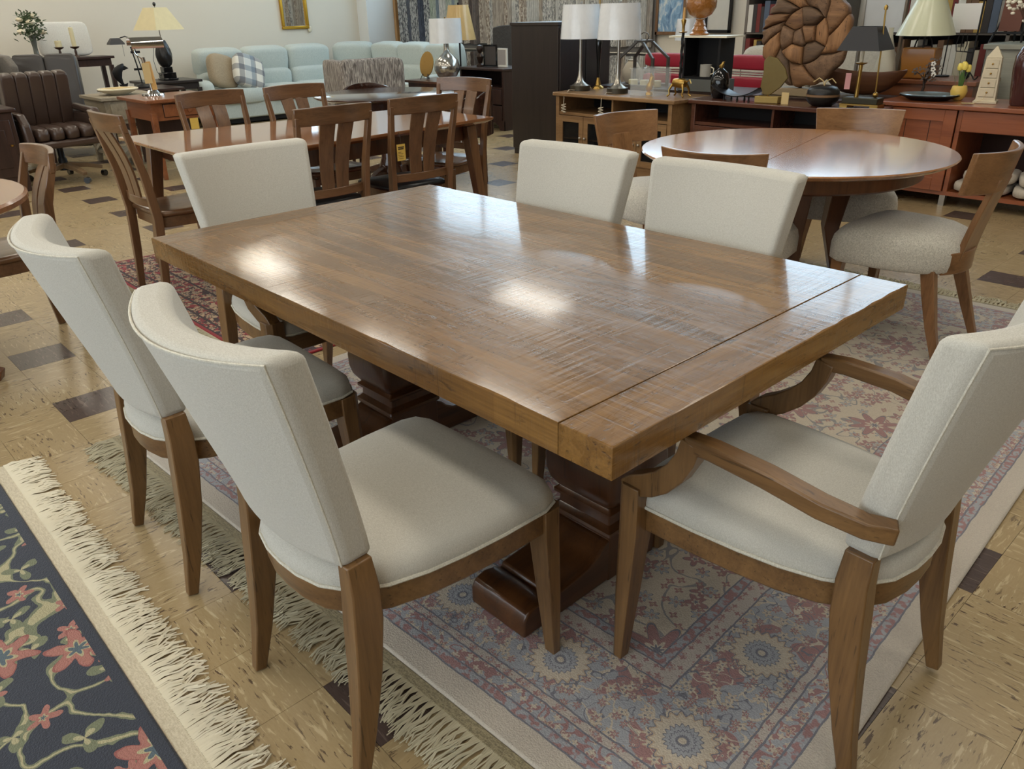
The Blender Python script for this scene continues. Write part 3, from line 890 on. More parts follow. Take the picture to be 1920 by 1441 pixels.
t2 = thing('dining_table', 'long polished brown dining table ringed by slat-back chairs', 'table', (0, 0, 0.0102))
q = [(-3.40, 0.19), (-2.17, 0.165), (-2.335, 2.166), (-3.22, 2.18)]
cxm, cym = sum(p[0] for p in q) / 4, sum(p[1] for p in q) / 4
def ins(k):
    return [(cxm + (x - cxm) * k, cym + (y - cym) * k) for x, y in q]
MB().loft([[(x, y, z) for x, y in ins(k)] for k, z in ((0.95, 0.728), (0.995, 0.744), (1.0, 0.752), (1.0, 0.758), (0.997, 0.761))]).build('tabletop', gl_top, t2, smooth=20)
ap = ins(0.80)
for i in range(4):
    (xa, ya), (xb, yb) = ap[i], ap[(i + 1) % 4]
    L = sqrt((xb - xa) ** 2 + (yb - ya) ** 2)
    MB().box((xa + xb) / 2, (ya + yb) / 2, 0.68, L, 0.025, 0.10, atan2(yb - ya, xb - xa)).build('apron', dk_z, t2, bevel=0.002)
    x, y = ins(0.84)[i]; xo, yo = ins(0.93)[i]
    MB().sweep([(xo, yo, 0.002), (x, y, 0.72)], [0.045, 0.075], [0.045, 0.075], (1, 0, 0)).build('leg', sl_z, t2, bevel=0.004)

# ------------------------------------------------------------------ dark round table behind
dw_x = wood('espresso_wood', rgb(40, 24, 18), rgb(70, 44, 34), 0, 0.9, 0.14, 0.4, 0.01)
dt = thing('round_dining_table', 'dark espresso round dining table behind the slat-back chairs', 'table', (-4.42, 2.80, 0))
MB().lathe([(0.0, 0.722), (0.55, 0.722), (0.60, 0.735), (0.625, 0.748), (0.625, 0.757), (0.615, 0.761), (0.0, 0.761)], 48).build('tabletop', dw_x, dt, smooth=25)
MB().lathe([(0.0, 0.60), (0.46, 0.60), (0.46, 0.724), (0.0, 0.724)], 40).build('apron', dw_x, dt)
MB().lathe([(0.0, 0.05), (0.11, 0.05), (0.13, 0.12), (0.09, 0.22), (0.08, 0.4), (0.12, 0.52), (0.2, 0.61), (0.0, 0.61)], 24).build('pedestal', dw_x, dt)
for k in range(4):
    a = k * pi / 2 + 0.3
    MB().sweep([(0.05 * cos(a), 0.05 * sin(a), 0.14), (0.22 * cos(a), 0.22 * sin(a), 0.1), (0.40 * cos(a), 0.40 * sin(a), 0.028)], [0.07, 0.06, 0.05], [0.08, 0.06, 0.045], (-sin(a), cos(a), 0)).build('foot', dw_x, dt, bevel=0.004)
def barrel_chair(label, m, cush):
    t = thing('barrel_chair', label, 'chair')
    def sh(u, v, side):
        a = pi * (1.0 + 0.06) * (u - 0.5) - pi / 2
        r = 0.27 if side else 0.295
        top = 0.80 - 0.17 * abs(2 * u - 1) ** 2
        return (r * cos(a), r * sin(a) * 0.92, 0.40 + (top - 0.40) * v)
    MB().slab(sh, 20, 4).build('backrest', m, t, bevel=0.004)
    MB().lathe([(0.0, 0.39), (0.25, 0.39), (0.262, 0.42), (0.25, 0.455), (0.15, 0.475), (0, 0.478)], 28).build('seat', cush, t)
    for sx in (-1, 1):
        for sy in (-1, 1):
            MB().sweep([(0.19 * sx, 0.18 * sy, 0.002), (0.18 * sx, 0.17 * sy, 0.40)], [0.026, 0.04], [0.026, 0.04], (1, 0, 0)).build('leg', m, t)
    return t
bc = barrel_chair('dark curved-back wooden chair behind the espresso round table, below the sofa', dw_x, leather_k)
place(bc, (-4.93, 2.98, 0), radians(-112))
bc['group'] = 'curved-back chairs at the espresso round table'
dup(bc, (-4.02, 3.32, 0), radians(142), 'dark curved-back chair with shiny rim beside the dark nightstand', 'curved-back chairs at the espresso round table')

# ------------------------------------------------------------------ round table with klismos chairs
K1, K2 = rgb(104, 72, 44), rgb(154, 112, 74)
kw_x = wood('klismos_wood_x', K1, K2, 0, 1.2, 0.28, 0.2)
kw_z = wood('klismos_wood_z', K1, K2, 2, 1.2, 0.28, 0.2)
rt_top = wood('round_top_wood', rgb(134, 88, 52), rgb(180, 130, 86), 1, 0.6, 0.14, 0.6, 0.01)
rt_dk = wood('round_base_wood', rgb(74, 42, 24), rgb(112, 70, 42), 2, 1.0, 0.3, 0.2)
rt = thing('round_dining_table', 'honey-brown round dining table with a seam across its top', 'table', (-0.25, 2.18, 0.0132), radians(12))
for s_ in (-1, 1):
    rings = []
    for r, z in ((0.60, 0.722), (0.675, 0.736), (0.698, 0.748), (0.705, 0.756), (0.700, 0.761)):
        x_ = 0.0016 * s_
        a0 = -pi / 2 if s_ > 0 else pi / 2
        rings.append([(r * cos(a0 + pi * k / 32) + x_, r * sin(a0 + pi * k / 32), z) for k in range(33)])
    MB().loft(rings).build('table_leaf', rt_top, rt, smooth=25)
MB().lathe([(0.0, 0.655), (0.56, 0.655), (0.575, 0.665), (0.575, 0.722), (0.0, 0.722)], 56).build('apron', rt_dk, rt)
for k in range(4):
    a = k * pi / 2 + 0.45
    MB().sweep([(0.36 * cos(a), 0.36 * sin(a), 0.002), (0.27 * cos(a), 0.27 * sin(a), 0.2), (0.22 * cos(a), 0.22 * sin(a), 0.4), (0.25 * cos(a), 0.25 * sin(a), 0.66)], [0.07, 0.085, 0.095, 0.13], [0.05, 0.06, 0.07, 0.09], (-sin(a), cos(a), 0)).build('leg', rt_dk, rt, bevel=0.005)
MB().lathe([(0.0, 0.12), (0.26, 0.12), (0.27, 0.135), (0.26, 0.15), (0.0, 0.15)], 28).build('shelf', rt_dk, rt)

def boucle_mat():
    m = bpy.data.materials.new('ivory_boucle')
    nt = NT(m)
    o = nt.obj()
    n = nt.noise(o, 200, 3, 0.6, 1.2)
    c = nt.mix(nt.step(n, 0.35, 0.62), rgb(176, 172, 160), rgb(222, 218, 206))
    nt.set(nt.b.inputs['Base Color'], c)
    nt.b.inputs['Roughness'].default_value = 1.0
    nt.b.inputs['Sheen Weight'].default_value = 0.3
    nt.bump(n, 0.5, 0.004)
    return m
boucle = boucle_mat()
def klismos(label):
    t = thing('klismos_chair', label, 'chair')
    out = [(0.0, 0.26), (0.14, 0.258), (0.225, 0.245), (0.262, 0.20), (0.262, 0.08), (0.245, -0.06), (0.21, -0.15), (0.15, -0.215), (0.07, -0.245)]
    out = out + [(0.0, -0.25)] + [(-x, y) for x, y in reversed(out[1:])]
    rings = [[(x * k, y * k, z) for x, y in out] for k, z in ((0.97, 0.355), (0.995, 0.362), (1.0, 0.39), (1.0, 0.43), (0.975, 0.462), (0.90, 0.490), (0.75, 0.508), (0.5, 0.518), (0.2, 0.522))]
    MB().loft(rings).build('seat', boucle, t, smooth=60)
    band = []
    def bd(u, v, side):
        a = -pi / 2 + (u - 0.5) * pi * 0.42
        r = 0.262 if side == 0 else 0.246
        return (r * cos(a) * 0.98, r * sin(a) * 0.985, 0.35 + 0.09 * v)
    MB().slab(bd, 14, 2).build('rear_band', kw_x, t, bevel=0.003)
    for s in (-1, 1):
        MB().sweep([(0.222 * s, 0.228, 0.002), (0.212 * s, 0.212, 0.2), (0.205 * s, 0.205, 0.36)], [0.026, 0.038, 0.05], [0.026, 0.038, 0.05], (1, 0, 0)).build('leg', kw_z, t, bevel=0.003)
        MB().sweep([(0.215 * s, -0.275, 0.002), (0.2 * s, -0.225, 0.14), (0.18 * s, -0.185, 0.27), (0.165 * s, -0.16, 0.36)], [0.026, 0.034, 0.04, 0.042], [0.03, 0.042, 0.052, 0.056], (1, 0, 0)).build('leg', kw_z, t, bevel=0.003)
    def splat(u, v, side):
        a = 2 * u - 1
        return (a * (0.088 - 0.018 * v), -0.243 - 0.075 * v ** 1.3 + (0.024 if side else 0), 0.40 + 0.34 * v)
    MB().slab(splat, 4, 8).build('splat', kw_z, t, bevel=0.003)
    def cr(u, v, side):
        a = 2 * u - 1
        hw = 0.205 + 0.02 * v
        return (a * hw, -0.312 - 0.03 * v + 0.075 * a * a + (0.022 if side else 0), 0.685 + 0.165 * v + 0.004 * a * a)
    MB().slab(cr, 16, 4).build('crest_rail', kw_x, t, bevel=0.004)
    return t
GK = 'klismos chairs around the round table'
k0 = klismos('klismos chair with ivory boucle seat pulled out, standing before the cherry sideboard')
place(k0, (0.355, 2.17, 0.0132), radians(90))
k0['group'] = GK
dup(k0, (-0.245, 1.67, 0.0132), radians(12), 'klismos chair at the round table, its top rail just behind the oatmeal chairs', GK)
dup(k0, (-1.02, 2.15, 0.0132), radians(-101), 'klismos chair at the round table, standing before the oak media console', GK)
dup(k0, (-0.25, 2.82, 0.0132), pi + radians(22), 'klismos chair on the far side of the round table, before the dark console', GK)

# ------------------------------------------------------------------ round table and chair at the edge of the picture
lt = thing('round_dining_table', 'small round brown table cut off by the picture edge', 'table', (-2.33, -1.26, 0))
MB().lathe([(0.0, 0.715), (0.60, 0.715), (0.65, 0.722), (0.676, 0.735), (0.676, 0.752), (0.665, 0.761), (0.0, 0.761)], 48).build('tabletop', wood('edge_table_wood', rgb(104, 64, 40), rgb(150, 104, 70), 0, 0.8, 0.25, 0.3), lt, smooth=25)
MB().lathe([(0.0, 0.02), (0.14, 0.02), (0.10, 0.15), (0.07, 0.35), (0.10, 0.6), (0.2, 0.716), (0.0, 0.716)], 20).build('pedestal', rt_dk, lt)
for k in range(4):
    a = k * pi / 2 + 1.03
    MB().sweep([(0.05 * cos(a), 0.05 * sin(a), 0.13), (0.22 * cos(a), 0.22 * sin(a), 0.09), (0.42 * cos(a), 0.42 * sin(a), 0.026)], [0.07, 0.06, 0.05], [0.08, 0.06, 0.045], (-sin(a), cos(a), 0)).build('foot', rt_dk, lt, bevel=0.004)
lc = slat_chair('brown wooden chair tucked under the small round table at the picture edge', 0.875)
place(lc, (-2.50, -0.72, 0), pi)

# ------------------------------------------------------------------ shared small materials
steel = mat('brushed_nickel', rgb(176, 170, 160), 0.28, 1.0)
chrome = mat('chrome', rgb(215, 215, 215), 0.08, 1.0)
brass = mat('aged_brass', rgb(176, 142, 78), 0.3, 1.0)
gold = mat('gold_leaf', rgb(206, 160, 62), 0.3, 1.0)
black_m = mat('black_iron', rgb(26, 25, 26), 0.45, 0.3)
black_l = mat('black_lacquer', rgb(14, 14, 15), 0.12, coat=0.5)
cream_p = mat('cream_ceramic', rgb(226, 216, 190), 0.4)
paper_y = mat('yellow_card', rgb(214, 178, 84), 0.7)
paper_t = mat('tan_card', rgb(206, 180, 128), 0.8)
def see_glass(name, col, alpha, rough=0.03):
    m = mat(name, col, rough)
    m.node_tree.nodes['Principled BSDF'].inputs['Alpha'].default_value = alpha
    return m
glass_m = see_glass('clear_glass', rgb(220, 226, 228), 0.35)
shade_w = mat('white_shade_in_film', rgb(232, 234, 236), 0.25, coat=0.6, bumpy=(14, 0.6))
shade_c = mat('cream_silk_shade', rgb(232, 218, 172), 0.4, coat=0.3, bumpy=(14, 0.2))
shade_g = mat('gold_pleat_shade', rgb(206, 172, 112), 0.45, coat=0.5, bumpy=(22, 0.25))
espresso = wood('espresso_case', rgb(40, 26, 22), rgb(62, 42, 36), 2, 1.0, 0.35, 0.1)
black_case = wood('black_case', rgb(26, 20, 19), rgb(44, 35, 33), 2, 1.0, 0.38, 0.1)
grey_wash = wood('grey_wash_wood', rgb(120, 110, 92), rgb(164, 152, 130), 0, 1.2, 0.6)
red_brown = wood('red_brown_wood', rgb(106, 60, 36), rgb(144, 88, 55), 0, 1.0, 0.3, 0.2)

def shade(mb, r0, r1, z0, z1, n=28, sq=False, th=0.004, pleat=0.0):
    def ring(r, z):
        if sq:
            return [(r * x, r * y, z) for x, y in ((-1, -1), (1, -1), (1, 1), (-1, 1))]
        return [((r + pleat * (k % 2) * r) * cos(2 * pi * k / n), (r + pleat * (k % 2) * r) * sin(2 * pi * k / n), z) for k in range(n)]
    a, b, c, d = ring(r0, z0), ring(r1, z1), ring(r1 - th, z1), ring(r0 - th, z0)
    return mb.loft([a, b, c, d, a], cap=False)
def legs4(t, m, hx, hy, z, w0=0.035, w1=None, cx=0.0, cy=0.0):
    for sx in (-1, 1):
        for sy in (-1, 1):
            MB().sweep([(cx + hx * sx, cy + hy * sy, 0.002), (cx + hx * sx, cy + hy * sy, z)], [w1 or w0, w0], [w1 or w0, w0], (1, 0, 0)).build('leg', m, t, bevel=0.002)

# ------------------------------------------------------------------ leather office chair
lea = mat('brown_leather', rgb(74, 58, 50), 0.32, coat=0.15, bumpy=(70, 0.06))
oc = thing('office_chair', 'brown channel-tufted leather office chair on casters', 'chair', (-6.92, 0.76, 0), radians(-86))
bk = MB()
for k in range(5):
    x = -0.232 + k * 0.116
    M = Matrix.Rotation(radians(-12), 3, 'X')
    bk = MB()
    bk.puff(x, -0.27, 0.70, 0.119, 0.13, 0.54, 0.25, 10, M)
    bk.build('back_channel', lea, oc, smooth=70)
for k in range(4):
    MB().puff(-0.195 + k * 0.13, 0.05, 0.455, 0.134, 0.50, 0.13, 0.5, 8).build('seat_channel', lea, oc, smooth=70)
MB().bx(-0.29, 0.29, -0.24, 0.29, 0.335, 0.40).build('seat_base', lea, oc, bevel=0.02)
for s in (-1, 1):
    MB().sweep([(0.315 * s, 0.27, 0.35), (0.32 * s, 0.26, 0.55), (0.32 * s, 0.20, 0.615), (0.32 * s, 0.0, 0.625), (0.31 * s, -0.24, 0.64)], [0.07, 0.07, 0.075, 0.07, 0.06], [0.10, 0.09, 0.07, 0.06, 0.06], (1, 0, 0)).build('armrest', lea, oc, bevel=0.018)
    MB().bx(min(0.285 * s, 0.34 * s), max(0.285 * s, 0.34 * s), -0.25, 0.24, 0.35, 0.60).build('side_panel', lea, oc, bevel=0.02)
MB().lathe([(0.0, 0.10), (0.045, 0.10), (0.04, 0.2), (0.028, 0.22), (0.028, 0.335), (0, 0.335)], 14).build('gas_column', black_m, oc)
basew = wood('chair_base_wood', rgb(92, 72, 50), rgb(134, 108, 78), 0, 1.0, 0.4)
for k in range(5):
    a = 2 * pi * k / 5 + 0.5
    MB().sweep([(0.03 * cos(a), 0.03 * sin(a), 0.145), (0.2 * cos(a), 0.2 * sin(a), 0.125), (0.33 * cos(a), 0.33 * sin(a), 0.09)], [0.06, 0.05, 0.045], [0.05, 0.04, 0.03], (-sin(a), cos(a), 0)).build('base_arm', basew, oc, bevel=0.004)
    cst = MB()
    M = Matrix.Translation((0.34 * cos(a), 0.34 * sin(a), 0.03)) @ Matrix.Rotation(a + 0.6, 4, 'Z') @ Matrix.Rotation(pi / 2, 4, 'X')
    cst.prism(circ(0.029, 12), -0.018, 0.018, M)
    cst.build('caster', black_l, oc)

# ------------------------------------------------------------------ charcoal recliner, wing chair, corner cabinet
rec_m = mat('charcoal_leather', rgb(66, 62, 60), 0.38, coat=0.1, bumpy=(60, 0.05))
rc = thing('recliner', 'charcoal leather recliner seen from behind, back of the office chair', 'recliner', (-8.75, 1.36, 0), radians(64))
for s in (-1, 1):
    MB().puff(0.155 * s, -0.32, 0.72, 0.315, 0.17, 0.70, 0.22, 10, Matrix.Rotation(radians(-10), 3, 'X')).build('back_panel', rec_m, rc, smooth=60)
    MB().bx(min(0.28 * s, 0.40 * s), max(0.28 * s, 0.40 * s), -0.35, 0.38, 0.06, 0.58).build('armrest', rec_m, rc, bevel=0.04, seg=3)
MB().bx(-0.29, 0.29, -0.30, 0.38, 0.10, 0.46).build('seat', rec_m, rc, bevel=0.04, seg=3)
legs4(rc, black_m, 0.33, 0.30, 0.07, 0.05)
wing_m = fabric('taupe_upholstery', rgb(122, 114, 104), rgb(98, 92, 84), 500, 0.2)
wc = thing('wing_chair', 'taupe upholstered wing chair behind the office chair at the picture edge', 'chair', (-7.95, 0.56, 0), radians(-70))
MB().puff(0, -0.30, 0.78, 0.62, 0.14, 0.66, 0.25, 10, Matrix.Rotation(radians(-8), 3, 'X')).build('backrest', wing_m, wc, smooth=60)
MB().puff(0, 0.02, 0.40, 0.56, 0.58, 0.18, 0.3, 10).build('seat', wing_m, wc, smooth=60)
for s in (-1, 1):
    pr_ = [(-0.36, 1.10), (-0.12, 1.08), (-0.03, 0.98), (-0.06, 0.78), (0.02, 0.64), (0.26, 0.60), (0.33, 0.54), (0.31, 0.24), (-0.34, 0.24)]
    M = Matrix(((0, 0, 1, 0.31 * s), (1, 0, 0, 0), (0, 1, 0, 0), (0, 0, 0, 1)))
    MB().prism(pr_, -0.04, 0.04, M).build('wing', wing_m, wc, bevel=0.02, seg=3)
MB().bx(-0.30, 0.30, -0.30, 0.30, 0.20, 0.34).build('seat_frame', wing_m, wc, bevel=0.02)
legs4(wc, espresso, 0.27, 0.27, 0.2, 0.045, 0.03)
cc = thing('corner_cabinet', 'small carved dark wood cabinet at the picture edge beside the office chair', 'cabinet', (-6.85, 0.16, 0))
MB().bx(-0.24, 0.24, -0.24, 0.22, 0.06, 0.68).build('body', espresso, cc, bevel=0.006)
MB().bx(-0.27, 0.27, -0.26, 0.25, 0.68, 0.715).build('top', espresso, cc, bevel=0.01)
d_ = MB().bx(0.24, 0.252, -0.20, 0.18, 0.14, 0.62).build('door', espresso, cc, bevel=0.004)
MB().bx(0.252, 0.258, -0.14, 0.12, 0.22, 0.54).build('panel', espresso, d_, bevel=0.003)
MB().lathe([(0, 0), (0.012, 0), (0.016, 0.012), (0, 0.018)], 10, (0.252, 0.15, 0.40)).build('knob', brass, d_)
legs4(cc, espresso, 0.21, 0.19, 0.07, 0.05)

# ------------------------------------------------------------------ console by the wall with vase and candles
wcx = thing('console_table', 'narrow dark console table against the cream wall behind the recliner', 'table', (-9.95, 1.78, 0))
MB().bx(-0.2, 0.2, -0.6, 0.6, 0.945, 0.975).build('top', espresso, wcx, bevel=0.004)
MB().bx(-0.17, 0.17, -0.56, 0.56, 0.86, 0.945).build('apron', espresso, wcx)
legs4(wcx, espresso, 0.16, 0.55, 0.87, 0.05)
vs = thing('flower_vase', 'tall slim glass vase of cream roses and greenery', 'vase', (-9.85, 1.52, 0.976))
MB().lathe([(0.0, 0.0), (0.045, 0.0), (0.05, 0.01), (0.03, 0.05), (0.026, 0.12), (0.034, 0.20), (0.045, 0.26), (0.042, 0.26), (0.028, 0.19), (0.0, 0.06)], 18).build('vase_body', mat('smoky_glass', rgb(126, 130, 122), 0.1, trans=0.5), vs)
rnd = random.Random(5)
leafm = mat('sage_leaf', rgb(76, 92, 64), 0.6)
rosem = mat('cream_rose', rgb(240, 230, 204), 0.7)
fol = MB()
for k in range(420):
    a, e, r = rnd.uniform(0, 2 * pi), rnd.uniform(-0.8, 1.4), rnd.uniform(0.03, 0.17)
    x, y, z = r * cos(a) * cos(e * 0.6), r * sin(a) * cos(e * 0.6), 0.33 + 0.14 * sin(e) + rnd.uniform(-0.05, 0.05)
    L = rnd.uniform(0.035, 0.07)
    dx, dy, dz = rnd.uniform(-1, 1) * L, rnd.uniform(-1, 1) * L, rnd.uniform(-0.6, 1) * L
    fol.add([(x, y, z), (x + dx * 0.5 + 0.004, y + dy * 0.5 + 0.013, z + dz * 0.5), (x + dx, y + dy, z + dz), (x + dx * 0.5, y + dy * 0.5 - 0.013, z + dz * 0.5 + 0.004)], [(0, 1, 2, 3)])
fol.build('foliage', leafm, vs, kind='stuff')
for x, y, z, r in ((0.08, 0.0, 0.40, 0.055), (0.06, -0.12, 0.30, 0.05), (0.07, 0.11, 0.29, 0.045), (0.03, -0.10, 0.43, 0.042), (0.05, 0.05, 0.47, 0.04)):
    rs = MB()
    for k in range(4):
        f_ = 1 - k * 0.22
        rs.lathe([(0.0, -0.5 * r), (r * 0.6 * f_, -0.4 * r), (r * f_, 0.1 * r), (r * 0.9 * f_, (0.4 + 0.1 * k) * r), (r * 0.7 * f_, (0.3 + 0.12 * k) * r), (0.0, -0.1 * r)], 9, (x, y, z))
    rs.build('rose', rosem, vs)
for k in range(6):
    a = k
    MB().tube([(0, 0, 0.08), (0.015 * cos(a), 0.015 * sin(a), 0.22), (0.06 * cos(a), 0.06 * sin(a), 0.34)], 0.003, 5).build('stem', leafm, vs)
wp = MB().puff(0, 0, 0.20, 0.10, 0.62, 0.40, 0.3, 10, Matrix.Rotation(radians(-10), 3, 'Y')).build('throw_pillow', fabric('plain_white_panel', rgb(236, 234, 226), rgb(216, 214, 206), 500, 0.2), smooth=60)  # pale white upright panel, built with the pillow shape
tag(wp, 'plain white rounded panel leaning on the cream wall behind the candles', 'pillow')
place(wp, (-10.10, 1.93, 0.978))
wax = mat('ivory_wax', rgb(226, 214, 172), 0.5)
for (y, hh, r, lab) in ((1.785, 0.075, 0.038, 'short round ivory candle on a dark pedestal holder'), (1.965, 0.22, 0.026, 'tall ivory pillar candle on a dark pedestal holder')):
    c_ = thing('candle_holder', lab, 'candle', (-9.85, y, 0.976), 0, 'candles behind the recliner')
    MB().lathe([(0.0, 0.0), (0.04, 0.0), (0.036, 0.012), (0.012, 0.03), (0.016, 0.06), (0.01, 0.09), (0.045, 0.105), (0.056, 0.12), (0.05, 0.122), (0.0, 0.115)], 16).build('holder', wood('holder_wood', rgb(50, 32, 24), rgb(80, 54, 40), 2), c_)
    MB().lathe([(0.0, 0.118), (r, 0.118), (r, 0.118 + hh - 0.006), (r - 0.006, 0.118 + hh), (0.0, 0.118 + hh - 0.004)], 16).build('candle', wax, c_)
    MB().tube([(0, 0, 0.112 + hh), (0.002, 0, 0.13 + hh)], 0.0015, 5).build('wick', black_m, c_)
# lamp at the very edge, on a small dark table
et = thing('side_table', 'small dark pedestal table under the cream-shaded lamp at the picture edge', 'table', (-8.95, 0.60, 0))
MB().lathe([(0.0, 0.60), (0.22, 0.60), (0.23, 0.61), (0.22, 0.625), (0.0, 0.625)], 24).build('top', espresso, et)
MB().lathe([(0.0, 0.01), (0.16, 0.01), (0.05, 0.06), (0.03, 0.3), (0.05, 0.6), (0.0, 0.6)], 16).build('pedestal', espresso, et)
el = thing('table_lamp', 'table lamp with cream bell shade and dark mottled base at the picture edge', 'lamp', (-8.95, 0.60, 0.627))
MB().lathe([(0.0, 0.0), (0.09, 0.0), (0.10, 0.03), (0.06, 0.08), (0.11, 0.22), (0.13, 0.34), (0.09, 0.48), (0.04, 0.56), (0.0, 0.58)], 20).build('base', mat('mottled_bronze', rgb(52, 44, 38), 0.35, 0.3, bumpy=(30, 0.3)), el)
MB().tube([(0, 0, 0.57), (0, 0, 0.98)], 0.008, 8).build('stem', brass, el)
shade(MB(), 0.26, 0.12, 0.74, 1.02).build('shade', shade_c, el)
tg_ = MB().bx(-0.02, 0.02, -0.002, 0.0, 0.0, 0.08).build('hang_tag', mat('white_card', rgb(235, 230, 225), 0.7), el)
tg_.location = (0.15, 0.15, 0.64)

# ------------------------------------------------------------------ grey crate table, brown side table, dark tables and what stands on them
gt = thing('crate_table', 'grey-washed end table with crossed side braces holding the wide bowl', 'table', (-7.56, 1.64, 0))
MB().bx(-0.34, 0.34, -0.32, 0.32, 0.65, 0.682).build('top', grey_wash, gt, bevel=0.004)
MB().bx(-0.31, 0.31, -0.29, 0.29, 0.42, 0.65).build('drawer_case', grey_wash, gt, bevel=0.003)
MB().bx(0.31, 0.322, -0.24, 0.24, 0.46, 0.62).build('drawer', grey_wash, gt, bevel=0.003)
legs4(gt, grey_wash, 0.29, 0.27, 0.42, 0.05)
MB().bx(-0.30, 0.30, -0.28, 0.28, 0.10, 0.13).build('shelf', grey_wash, gt)
pale_b = mat('pale_grey_wood', rgb(176, 168, 150), 0.6)
for s in (-1, 1):
    MB().sweep([(0.30, -0.25 * s, 0.13), (0.30, 0.25 * s, 0.42)], 0.02, 0.035, (1, 0, 0)).build('cross_brace', pale_b, gt)
    MB().sweep([(-0.28 * s, -0.28, 0.13), (0.28 * s, -0.28, 0.42)], 0.02, 0.035, (0, 1, 0)).build('cross_brace', pale_b, gt)
wb = thing('wide_bowl', 'wide shallow cream bowl with a card lying on it', 'bowl', (-7.52, 1.60, 0.683))
MB().lathe([(0.0, 0.0), (0.09, 0.0), (0.10, 0.008), (0.17, 0.035), (0.20, 0.055), (0.196, 0.062), (0.16, 0.045), (0.09, 0.02), (0.0, 0.016)], 32).build('bowl_body', cream_p, wb)
MB().box(0.02, -0.01, 0.066, 0.2, 0.26, 0.003, 0.4).build('card', paper_t, wb)
bt = thing('side_table', 'red-brown side table with a knobbed drawer and yellow price tag', 'table', (-6.48, 1.72, 0))
MB().bx(-0.37, 0.37, -0.37, 0.37, 0.69, 0.72).build('top', red_brown, bt, bevel=0.006)
MB().bx(-0.31, 0.31, -0.31, 0.31, 0.53, 0.69).build('apron', red_brown, bt)
legs4(bt, red_brown, 0.30, 0.30, 0.60, 0.055, 0.035)
dr = MB().bx(0.31, 0.322, -0.20, 0.20, 0.56, 0.67).build('drawer', red_brown, bt, bevel=0.003)
MB().bx(0.3095, 0.3115, -0.206, 0.206, 0.554, 0.676).build('drawer_gap_shade', black_m, bt)  # thin black sheet behind the drawer, painting the shade in its gap
kn = MB().lathe([(0, 0.0), (0.011, 0.0), (0.011, 0.015), (0.024, 0.022), (0.022, 0.034), (0, 0.04)], 14).build('knob', red_brown, dr)
kn.location = (0.322, 0.03, 0.615); kn.rotation_euler = (0, pi / 2, 0)
MB().bx(0.323, 0.325, 0.02, 0.10, 0.43, 0.53).build('price_tag', paper_y, bt)
MB().bx(-0.27, -0.26, -0.27, 0.27, 0.10, 0.53).build('back_panel', espresso, bt)
dt2 = thing('side_table', 'low dark wooden table carrying the pharmacy lamp and fish sculpture', 'table', (-8.90, 2.32, 0))
MB().bx(-0.34, 0.34, -0.40, 0.40, 0.60, 0.63).build('top', espresso, dt2, bevel=0.004)
MB().bx(-0.29, 0.29, -0.35, 0.35, 0.50, 0.60).build('apron', espresso, dt2)
legs4(dt2, espresso, 0.28, 0.33, 0.52, 0.05)
bt2 = thing('side_table', 'black table by the sofa arm under the black spiral lamp', 'table', (-9.62, 2.92, 0))
MB().bx(-0.32, 0.32, -0.36, 0.36, 0.625, 0.655).build('top', black_case, bt2, bevel=0.004)
MB().bx(-0.28, 0.28, -0.32, 0.32, 0.54, 0.625).build('apron', black_case, bt2)
legs4(bt2, black_case, 0.28, 0.32, 0.56, 0.05)
# pharmacy lamp
pl = thing('pharmacy_lamp', 'thin black pharmacy desk lamp with angular hooded shade', 'lamp', (-8.92, 2.36, 0.632))
MB().lathe([(0.0, 0.0), (0.10, 0.0), (0.10, 0.015), (0.07, 0.035), (0.02, 0.05), (0.0, 0.05)], 20).build('base', black_m, pl)
MB().tube([(0, 0, 0.04), (0, -0.02, 0.26), (0, -0.05, 0.46)], 0.008, 8).build('pole', black_m, pl)
MB().tube([(0, 0.03, 0.20), (0, -0.01, 0.46), (0, -0.03, 0.55), (0, -0.09, 0.575), (0, -0.15, 0.56)], 0.006, 8).build('neck', black_m, pl)
for z in (0.21, 0.40):
    MB().bx(-0.012, 0.012, -0.06, 0.045, z - 0.012, z + 0.012).build('clamp', black_m, pl)
MB().loft([[(sx * a, -0.21 + sy * b, z) for sx, sy in ((-1, -1), (1, -1), (1, 1), (-1, 1))] for a, b, z in ((0.06, 0.085, 0.49), (0.055, 0.08, 0.51), (0.025, 0.045, 0.56))]).build('shade', mat('dark_grey_metal', rgb(62, 62, 64), 0.4, 0.5), pl)
MB().tube([(0, -0.14, 0.5), (0, -0.14, 0.36)], 0.002, 5).build('pull_chain', chrome, pl)
MB().tube([(0, 0.03, 0.2), (0, 0.1, 0.1), (0, 0.16, 0.01)], 0.003, 6).build('cord', black_m, pl)
fs = thing('fish_sculpture', 'black sculpture of a leaping fish beside the pharmacy lamp', 'sculpture', (-8.85, 2.10, 0.632))
MB().loft([[(0.0 + cx + r * 0.45 * cos(2 * pi * k / 10), cy + r * sin(2 * pi * k / 10), z) for k in range(10)] for cx, cy, z, r in ((0, 0.02, 0.04, 0.015), (0, -0.005, 0.08, 0.025), (0, -0.03, 0.13, 0.045), (0, -0.03, 0.19, 0.06), (0, 0.0, 0.24, 0.06), (0, 0.03, 0.27, 0.035), (0, 0.05, 0.285, 0.01))]).build('body', black_m, fs)
MB().prism([(0, 0), (0.06, -0.04), (0.075, 0.03), (0.03, 0.02), (0.05, 0.07), (-0.01, 0.05), (-0.05, 0.06), (-0.04, -0.01)], -0.006, 0.006, Matrix(((0, 0, 1, 0), (1, 0, 0, 0.02), (0, 1, 0, 0.0), (0, 0, 0, 1)))).build('tail', black_m, fs)
